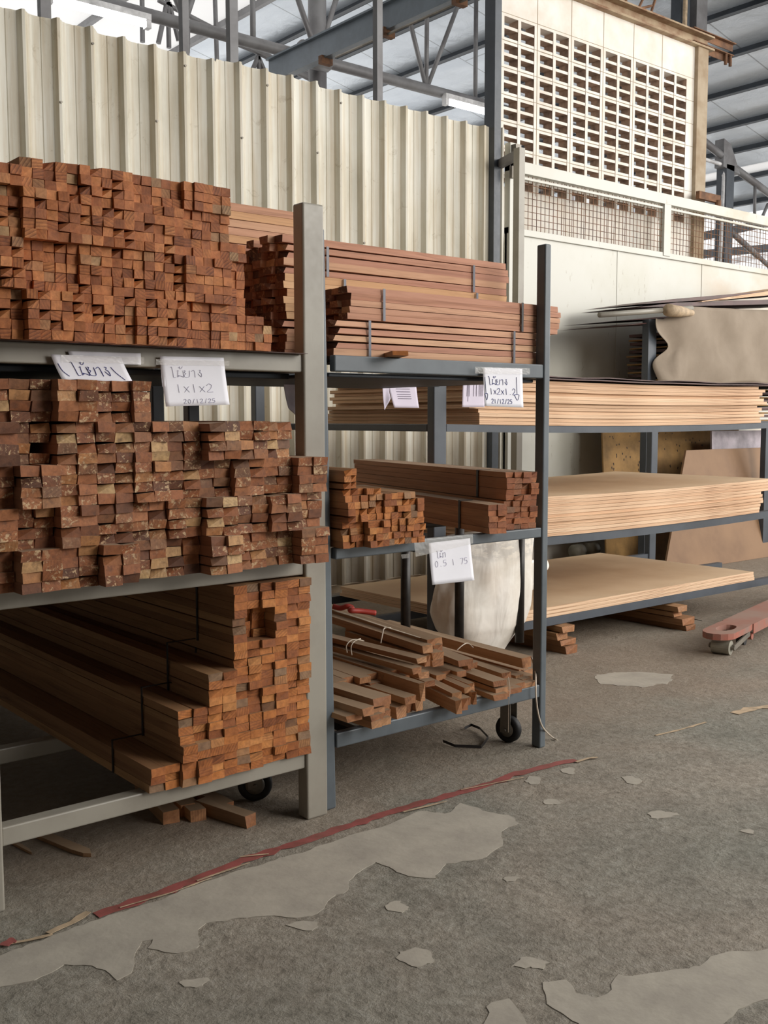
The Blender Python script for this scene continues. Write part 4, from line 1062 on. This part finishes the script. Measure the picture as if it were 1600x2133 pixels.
# ------------------------------------------------------------------ trolleys, casters, sack
def caster(t, x, y, ztop, r=.055, ang=0):
    mt = Matrix.Translation((x, y, 0)) @ Matrix.Rotation(ang, 4, 'Z')
    def T(v): return mt @ Vector(v)
    def ring(R0, w, nm, m):
        mb = MB(); prof = [(R0*.55, -w), (R0*.93, -w), (R0, -w*.5), (R0, w*.5), (R0*.93, w), (R0*.55, w)] if nm == 'tyre' else [(.006, -w*1.02), (R0*.56, -w*1.02), (R0*.56, w*1.02), (.006, w*1.02)]
        n = 28; k = len(prof)
        for i in range(n):
            a = 2*math.pi*i/n
            for (rr, d) in prof: mb.v.append(T((d, math.cos(a)*rr, r+math.sin(a)*rr)))
        for i in range(n):
            for j in range(k): 
                mb.f.append((i*k+j, i*k+(j+1) % k, ((i+1) % n)*k+(j+1) % k, ((i+1) % n)*k+j)); mb.mi.append(0)
        return mb.build(nm, M[m], fk, True)
    mb = MB()
    for s in (-1, 1): mb.box(s*.024-.0015, s*.024+.0015, -.022, .022, r-.012, ztop-.004, mat=mt)
    mb.box(-.03, .03, -.035, .035, ztop-.006, ztop, mat=mt); fk = mb.build('caster', M['zinc'], t)
    ring(r, .016, 'tyre', 'black'); ring(r, .016, 'hub', 'zinc')
    MB().tube([T((-.034, 0, r)), T((.034, 0, r))], .006, 8).build('axle', M['zinc'], fk)
tb = thing('trolley', 'low pipe-frame trolley parked under the middle rack, one wheel showing by the right post', 'trolley', (2.84, 2.68, 0))
caster(tb, 2.84, 2.70, .165, .052, R(12))
mb = MB()
mb.bar((2.10, 2.70, .180), (2.90, 2.70, .180), .03, .025); mb.bar((2.10, 3.3, .180), (3.2, 3.3, .180), .03, .025)
mb.bar((2.11, 2.70, .180), (2.11, 3.3, .180), .03, .025, ); mb.bar((2.88, 2.70, .180), (3.12, 3.3, .180), .03, .025)
mb.build('base_frame', M['black_pipe'], tb)
for px in (845, 957, 1083):
    q = at(px, 1250, 1, 3.36); MB().tube([(q[0], 3.36, .17), (q[0], 3.36, .79)], .0215, 14).build('upright_pipe', M['black_pipe'], tb, True)
mb = MB(); a = at(845, 1250, 1, 3.36)[0]; b = at(1083, 1250, 1, 3.36)[0]
mb.tube([(a, 3.36, .775), (b, 3.36, .775)], .018, 10); mb.build('handle_rail', M['black_pipe'], tb, True)
ta = thing('trolley', 'trolley under the left rack, its rubber wheel showing behind the floor blocks', 'trolley', (1.765, 2.8, 0))
caster(ta, 1.765, 2.80, .15, .056, R(58))
mb = MB(); mb.bar((1.70, 2.80, .155), (2.0, 2.80, .155), .05, .012); mb.bar((1.76, 2.8, .155), (1.76, 3.15, .155), .04, .010); mb.build('base_frame', M['black_pipe'], ta)

def sack():
    L_ = [(1112, (938, 1104)), (1150, (934, 1104)), (1190, (926, 1100)), (1230, (918, 1098)), (1265, (914, 1094)), (1300, (918, 1086)), (1325, (930, 1068)), (1348, (948, 1052)), (1368, (965, 1040))]
    mb = MB(); n = 40; Y = 3.48
    rows = []
    for y, (a, b) in L_:
        pa, pb = at(a, y, 1, Y), at(b, y, 1, Y); c = (pa+pb)/2; rad = (pb[0]-pa[0])/2; rows.append((c, rad))
    dense = []
    for i in range(len(rows)-1):
        for k in range(4):
            t = k/4; dense.append((rows[i][0].lerp(rows[i+1][0], t), rows[i][1]*(1-t)+rows[i+1][1]*t))
    dense.append(rows[-1])
    for j, (c, rad) in enumerate(dense):
        for i in range(n):
            a = 2*math.pi*i/n; x = math.cos(a); y = math.sin(a)
            f = 1+.10*noise.noise(Vector((x*2.2, y*2.2, j*.10)))+.06*noise.noise(Vector((x*6, y*6, j*.12)))+.03*math.sin(a*9+j*.15)
            mb.v.append(Vector((c.x+x*rad*f*.97, c.y+y*rad*.50*f, c.z)))
    for j in range(len(dense)-1):
        for i in range(n):
            i2 = (i+1) % n; mb.f.append((j*n+i, j*n+i2, (j+1)*n+i2, (j+1)*n+i)); mb.mi.append(0)
    mb.f.append(tuple(range(n))); mb.mi.append(0); mb.f.append(tuple((len(dense)-1)*n+i for i in range(n))); mb.mi.append(0)
    return mb
sk_ = thing('woven_sack', 'bulging white woven plastic sack behind the black pipes', 'sack', (3.3, 3.5, .2))
sack().build('body', M['sack'], sk_, True)
fl_ = MB(); P = [at(1098, 1165, 1, 3.42), at(1142, 1168, 1, 3.46), at(1135, 1195, 1, 3.46), at(1100, 1245, 1, 3.44)]
fl_.grid(lambda u, v: P[0]*(1-u)*(1-v)+P[1]*u*(1-v)+P[2]*u*v+P[3]*(1-u)*v+Vector((0, -.015*math.sin(u*6+v*4), 0)), 10, 8)
o = fl_.build('loose_flap', M['sack'], sk_, True); s = o.modifiers.new('t', 'SOLIDIFY'); s.thickness = .001

# ------------------------------------------------------------------ wood blocks on the floor
def block(pxa, w, h, L_, th, z, label, m=('h_side', 'h_end'), name='wood_block', group=None):
    p = at(pxa[0], pxa[1], 2, z); t = R(th)
    o = place(variants(w, h, L_, [M[m[0]], M[m[1]]], 1, .001), (p[0]+w/2*math.cos(t), p[1]-w/2*math.sin(t), z), -t, name=name)
    return tag(o, label, 'wood block', group)
block((340, 1719), .052, .040, .30, 10, 0, 'leftmost squared wood block on the floor under the left rack')
block((378, 1703), .045, .038, .30, 4, 0, 'second wood block from the left under the left rack')
block((398, 1714), .050, .036, .28, 8, 0, 'third wood block from the left under the left rack')
block((462, 1702), .046, .040, .30, -2, 0, 'fourth wood block from the left, partly behind the last one')
block((515, 1727), .040, .040, .22, -14, 0, 'rightmost squared wood block on the floor, nearest the wheel')
# flat pointed stake
p = at(190, 1786, 2, 0); q = at(78, 1740, 2, 0); d = (q-p).normalized(); nn = Vector((-d.y, d.x, 0))
mb = MB(); poly = [p, p+d*.02+nn*.012, p+d*.07+nn*.018, q+nn*.018, q-nn*.018, p+d*.03-nn*.018]
mb.prism([(v.x, v.y) for v in poly], 0.001, .012, 'xy'); tag(mb.build('wooden_stake', M['h_side']), 'flat pointed wooden stake lying on the floor at lower left', 'stake')
mb = MB(); mb.prism([tuple(at(x, y, 2, 0)[:2]) for x, y in ((10, 1752), (55, 1776), (66, 1781), (62, 1774), (20, 1748))], .001, .008, 'xy'); tag(mb.build('wooden_stake', M['h_side']), 'thin dusty wood sliver on the floor left of the pointed stake', 'sliver')
# dunnage stacks beneath the plywood rack
def dun(x, y, Y, w, h, L_, th, z, label, m=('k_side', 'h_end')):
    p = at(x, y, 1, Y); t = R(th)
    o = place(variants(w, h, L_, [M[m[0]], M[m[1]]], 1, .001), (p[0]+w/2*math.cos(t), Y-w/2*math.sin(t), z), -t, name='wood_block'); tag(o, label, 'wood block', 'wood blocks stacked under the plywood rack')
def C4(x, y): return (1120+x/4.706, 1100+y/4.706)
for (x, y, w, h, z, th, Y, nm) in ((285, 1250, .085, .042, .0, 0, 3.53, 'lowest chipped block'), (235, 1158, .115, .030, .043, 0, 3.55, 'second block up, wide and pale'), (195, 1108, .085, .040, .074, -3, 3.56, 'third block up, reddish'), (250, 1032, .085, .034, .115, 3, 3.54, 'top block')):
    dun(*C4(x, y), Y, w, h, .75, th, z, nm+' in the left wood pile under the plywood rack')
for (x, y, w, h, z, th, Y, nm) in ((1462, 1033, .085, .032, .0, 0, 3.48, 'lowest block'), (1425, 975, .115, .042, .033, 0, 3.49, 'long second block with a split end'), (1340, 855, .075, .030, .076, 0, 3.55, 'third block up'), (1385, 835, .080, .036, .107, 0, 3.52, 'top block')):
    dun(*C4(x, y), Y, w, h, .9, th, z, nm+' in the right wood pile under the plywood rack')
curve_tube([at(1432, 1292, 1, 3.6), at(1445, 1290, 1, 3.55), at(1462, 1293, 1, 3.5)], .002, 'strap_black', 'wire_scrap', 'short dark wire end poking from the right wood pile', 'wire')

# ------------------------------------------------------------------ pallet jack fork
zt_ = .125
tipp = at(1472, 1292, 2, zt_)
pa = at(1545, 1312, 2, zt_); pb = at(1620, 1275, 2, zt_); dirn = (pb-pa); dirn.z = 0; dirn.normalize()
pj = thing('pallet_jack', 'dusty red pallet jack fork with a grey roller at the right edge', 'pallet jack', (tipp[0]+.1, tipp[1], 0))
side = Vector((-dirn.y, dirn.x, 0)); O = Vector((pa.x, pa.y, 0)); O = O - dirn*.12
wf = .17
def jk(u, v, z): return O + dirn*u + side*v + Vector((0, 0, z))
outline = []
for i in range(13):
    a = math.pi/2+math.pi*i/12
    outline.append((.055+.075*math.cos(a)*1.0-.06, wf/2+(wf/2)*math.sin(a)*1.0 if True else 0))
outline = [(.03-.10*math.sin(math.pi*i/12), wf/2+wf/2*math.cos(math.pi*i/12)) for i in range(13)]
fork = outline+[(2.0, 0), (2.0, wf)]
hole = [(.03, .085), (.05, .05), (.10, .042), (.20, .045), (.24, .075), (.22, .115), (.13, .135), (.06, .125)]
# top plate built as a ring of quads around the opening, then a plain plate behind it
def ringplate(mb, z):
    H = []; n = 32; cx_, cy_ = .13, wf/2
    def outer(a):
        dx, dy = math.cos(a), math.sin(a); best = 9
        poly = outline+[(.32, 0), (.32, wf)]
        for i in range(len(poly)):
            (x1, y1), (x2, y2) = poly[i], poly[(i+1) % len(poly)]
            ex, ey = x2-x1, y2-y1; den = dx*ey-dy*ex
            if abs(den) < 1e-9: continue
            t = ((x1-cx_)*ey-(y1-cy_)*ex)/den; s_ = ((x1-cx_)*dy-(y1-cy_)*dx)/den
            if t > 0 and -.001 <= s_ <= 1.001: best = min(best, t)
        return (cx_+dx*best, cy_+dy*best)
    base = len(mb.v)
    for i in range(n):
        a = 2*math.pi*i/n; o_ = outer(a); h_ = (cx_+.095*math.cos(a)*(1 if abs(math.cos(a)) < .9 else .95), cy_+.045*math.sin(a))
        mb.v += [jk(o_[0], o_[1], z), jk(h_[0], h_[1], z), jk(o_[0], o_[1], z-.032), jk(h_[0], h_[1], z-.028)]
    for i in range(n):
        j = (i+1) % n; a, b = base+4*i, base+4*j
        mb.f += [(a, b, b+1, a+1), (a, a+2, b+2, b), (a+1, b+1, b+3, a+3)]; mb.mi += [0, 1, 0]
mb = MB(); ringplate(mb, zt_)
b = len(mb.v)
for (u, v, z) in ((.32, 0, zt_), (2.0, 0, zt_), (2.0, wf, zt_), (.32, wf, zt_), (.32, 0, zt_-.055), (2.0, 0, zt_-.055), (2.0, wf, zt_-.055), (.32, wf, zt_-.055)): mb.v.append(jk(u, v, z))
mb.f += [(b, b+1, b+2, b+3), (b, b+4, b+5, b+1), (b+3, b+2, b+6, b+7)]; mb.mi += [0, 1, 1]
o = mb.build('fork', [M['jack_red'], M['jack_side']], pj); s = o.modifiers.new('t', 'SOLIDIFY'); s.thickness = .004; s.offset = -1
rc = jk(.05, wf*.5, .038)
MB().tube([rc-side*.055, rc+side*.04], .038, 20).build('load_roller', M['roller'], pj, False)
MB().tube([rc-side*.075, rc+side*.06], .010, 10).build('axle', M['zinc'], pj)
for v in (-.07, .055): MB().bar(rc+side*v, jk(.30, wf*.5, .075)+side*v, .008, .028).build('link_arm', M['zinc'], pj)
MB().tube([jk(.24, wf*.1, .045), jk(.24, wf*.35, .045)], .026, 14).build('exit_roller', M['black'], pj)
MB().tube([jk(.33, wf*.05, .055), jk(.33, wf*.3, .055)], .02, 12).build('pivot', M['jack_side'], pj)

# ------------------------------------------------------------------ things behind and right of the plywood
br = thing('board_rack', 'dark steel rack against the gate, its post beside the draped canvas', 'rack', (6.6, 4.95, 0))
pA = at(1352, 665, 1, 5.0)
MB().box(pA[0], pA[0]+.10, 5.0, 5.06, 0, pA[2]).build('post', SD, br)
MB().box(pA[0]+.1, 9.6, 5.0, 5.05, 1.15, 1.2).build('beam', SD, br)
MB().box(pA[0]+.1, 9.6, 5.6, 5.65, 1.15, 1.2).build('beam', SD, br)
MB().box(at(1590, 1100, 1, 4.95)[0], at(1590, 1100, 1, 4.95)[0]+.1, 4.95, 5.0, 0, 1.16).build('post', SD, br)
# stack of thin boards on it
x0_ = pA[0]+.60
for i in range(22):
    z = 1.202+.034*i; dx = random.uniform(-.035, .02)
    o = MB().box(x0_-.05+dx+.02, 9.4, 5.10+random.uniform(-.01, .01), 5.62, z, z+.012+.012*(i % 2)).build('fibre_board', M['brown_sheet'] if i % 2 else M['osb'])
    tag(o, 'thin board in the canvas-covered stack, %s up from the bottom' % ordn(i+1), 'board', 'thin boards under the draped canvas')
zt3 = 1.202+.034*22
for i, ((xp, yp), rise, lab) in enumerate((((1286, 678), .20, 'long thin dark board fanning out lowest over the canvas rack post'), ((1292, 668), .23, 'second dark board fanning out over the canvas rack post'), ((1328, 640), .26, 'dark board reaching left just under the top boards'), ((1330, 634), .33, 'topmost dark board of the fan above the canvas'))):
    a = at(xp, yp, 1, 5.02+.02*i); b = Vector((9.5, 5.02+.02*i, 0)); bz = at(1600, (660, 652, 634, 616)[i], 1, 5.02+.02*i); 
    mb = MB(); s_ = (bz.z-a.z)/(bz.x-a.x)
    mb.prism([(a.x, a.z), (9.4, a.z+s_*(9.4-a.x)), (9.4, a.z+s_*(9.4-a.x)+(.012, .016, .05, .05)[i]), (a.x+.5, a.z+s_*.5+(.012, .014, .03, .025)[i])], 5.02+.02*i, 5.62)
    tag(mb.build('fibre_board', M['brown_sheet']), lab, 'board')
a = at(1460, 629, 1, 5.05); b = at(1600, 615, 1, 5.05)
s_ = (b.z-a.z)/(b.x-a.x); tag(MB().prism([(a.x, a.z), (9.4, a.z+s_*(9.4-a.x)), (9.4, a.z+s_*(9.4-a.x)+.06), (a.x, a.z+.005)], 5.04, 5.6).build('plywood_sheet', [M['ply_edge']]), 'pale sheet lying on top of the dark board fan at far right', 'plywood')
a = at(1249, 656, 1, 4.9); b = at(1400, 645, 1, 4.9)
tag(MB().tube([a, b+(b-a)*.3], .020, 12).build('pipe', M['steel_light'], None, True), 'pale round pipe poking out left above the canvas rack', 'pipe')
# draped canvas
def canvas(u, v):
    x = (1-u)*at(1372, 700, 1, 4.9)[0]+u*9.3
    px = 1372+u*300
    ztop = at(1395, 665, 1, 4.9)[2] + (0 if u < .06 else min(1, (u-.06)/.12)*.10) + .10*u
    zbot = 1.50 if u > .1 else 1.50
    if u < .16: zbot = 1.5+.02*math.sin(u*90)
    z = ztop*(1-v)+zbot*v
    f = .05*noise.noise(Vector((u*7, v*2.2, 0)))+.055*math.sin(u*34+v*2.5)*(.35+v*.6)*math.exp(-u*6)
    nar = (.16*math.exp(-((v-.42)/.16)**2)+.05*v)*max(0, 1-u*6)
    return Vector((x+nar, 4.93+f-.03*v, z-.03*v*math.sin(u*9)))
o = MB().grid(canvas, 70, 24).build('canvas_cover', M['cloth'], None, True); tag(o, 'grey-brown canvas draped over the board stack at right', 'canvas')
s = o.modifiers.new('t', 'SOLIDIFY'); s.thickness = .003
# rolled edge on top of the canvas
a = at(1392, 646, 1, 4.84); b = at(1442, 652, 1, 4.9)
tag(MB().tube([a, a.lerp(b, .5), b], .045, 14, rs=[.048, .042, .022]).build('canvas_roll', M['line_tan'], None, True), 'rolled pale end of stiff sheet lying over the canvas corner', 'roll')
# leaning boards
def leaner(pts, Yt, Yb, th, m, name, label, cat):
    (x1, y1), (x2, y2), (x3, y3), (x4, y4) = pts   # tl tr br bl
    A = at(x1, y1, 1, Yt); B = at(x2, y2, 1, Yt); C_ = at(x3, y3, 1, Yb); E_ = at(x4, y4, 1, Yb)
    mb = MB(); off = Vector((0, th, 0))
    mb.v += [A, B, C_, E_, A+off, B+off, C_+off, E_+off]; mb.f += [(0, 1, 2, 3), (7, 6, 5, 4), (0, 4, 5, 1), (1, 5, 6, 2), (2, 6, 7, 3), (3, 7, 4, 0)]; mb.mi += [0]*6
    return tag(mb.build(name, M[m]), label, cat)
def lean_at(xa, xb, z0, z1, yt, yb, th, m, name, label, cat):
    mb = MB(); off = Vector((0, th, 0))
    V = [Vector((xa[0], yt, z1)), Vector((xb[0], yt, z1)), Vector((xb[1], yb, z0)), Vector((xa[1], yb, z0))]
    mb.v += V+[v+off for v in V]; mb.f += [(0, 1, 2, 3), (7, 6, 5, 4), (0, 4, 5, 1), (1, 5, 6, 2), (2, 6, 7, 3), (3, 7, 4, 0)]; mb.mi += [0]*6
    return tag(mb.build(name, M[m]), label, cat)
t1 = at(1278, 890, 1, 5.4); t2 = at(1265, 1150, 1, 5.4)
lean_at((t1[0], t2[0]), (8.9, 8.9), .002, at(1278, 880, 1, 5.4)[2]+.05, 5.52, 5.40, .015, 'osb', 'particle_board', 'yellow board with dark flecks standing behind the plywood rack', 'board')
mb = MB()
for i in range(70):
    x = random.uniform(t1[0]+.05, 8.3); z = random.uniform(.75, 1.12); y = 5.52-(1.17-z)*.103-.004
    mb.bar((x, y, z), (x+random.uniform(-.01, .01), y-.001, z+.022), .010, .002, up=(0, 1, 0))
o = mb.build('stamped_marks', M['tip'], D.objects['particle_board']); 
a = at(1430, 938, 1, 5.15); b = at(1385, 1165, 1, 4.92)
lean_at((a[0], b[0]), (a[0]+1.6, b[0]+1.6), .002, a[2], 5.15, 4.92, .018, 'lean', 'plywood_sheet', 'brown jointed wood sheet leaning behind the plywood rack at right', 'plywood')
a = at(1487, 898, 1, 5.22)
lean_at((a[0], a[0]), (a[0]+1.5, a[0]+1.5), .3, a[2], 5.24, 5.20, .015, 'mauve', 'laminate_board', 'pale mauve board showing above the leaning brown sheet', 'board')
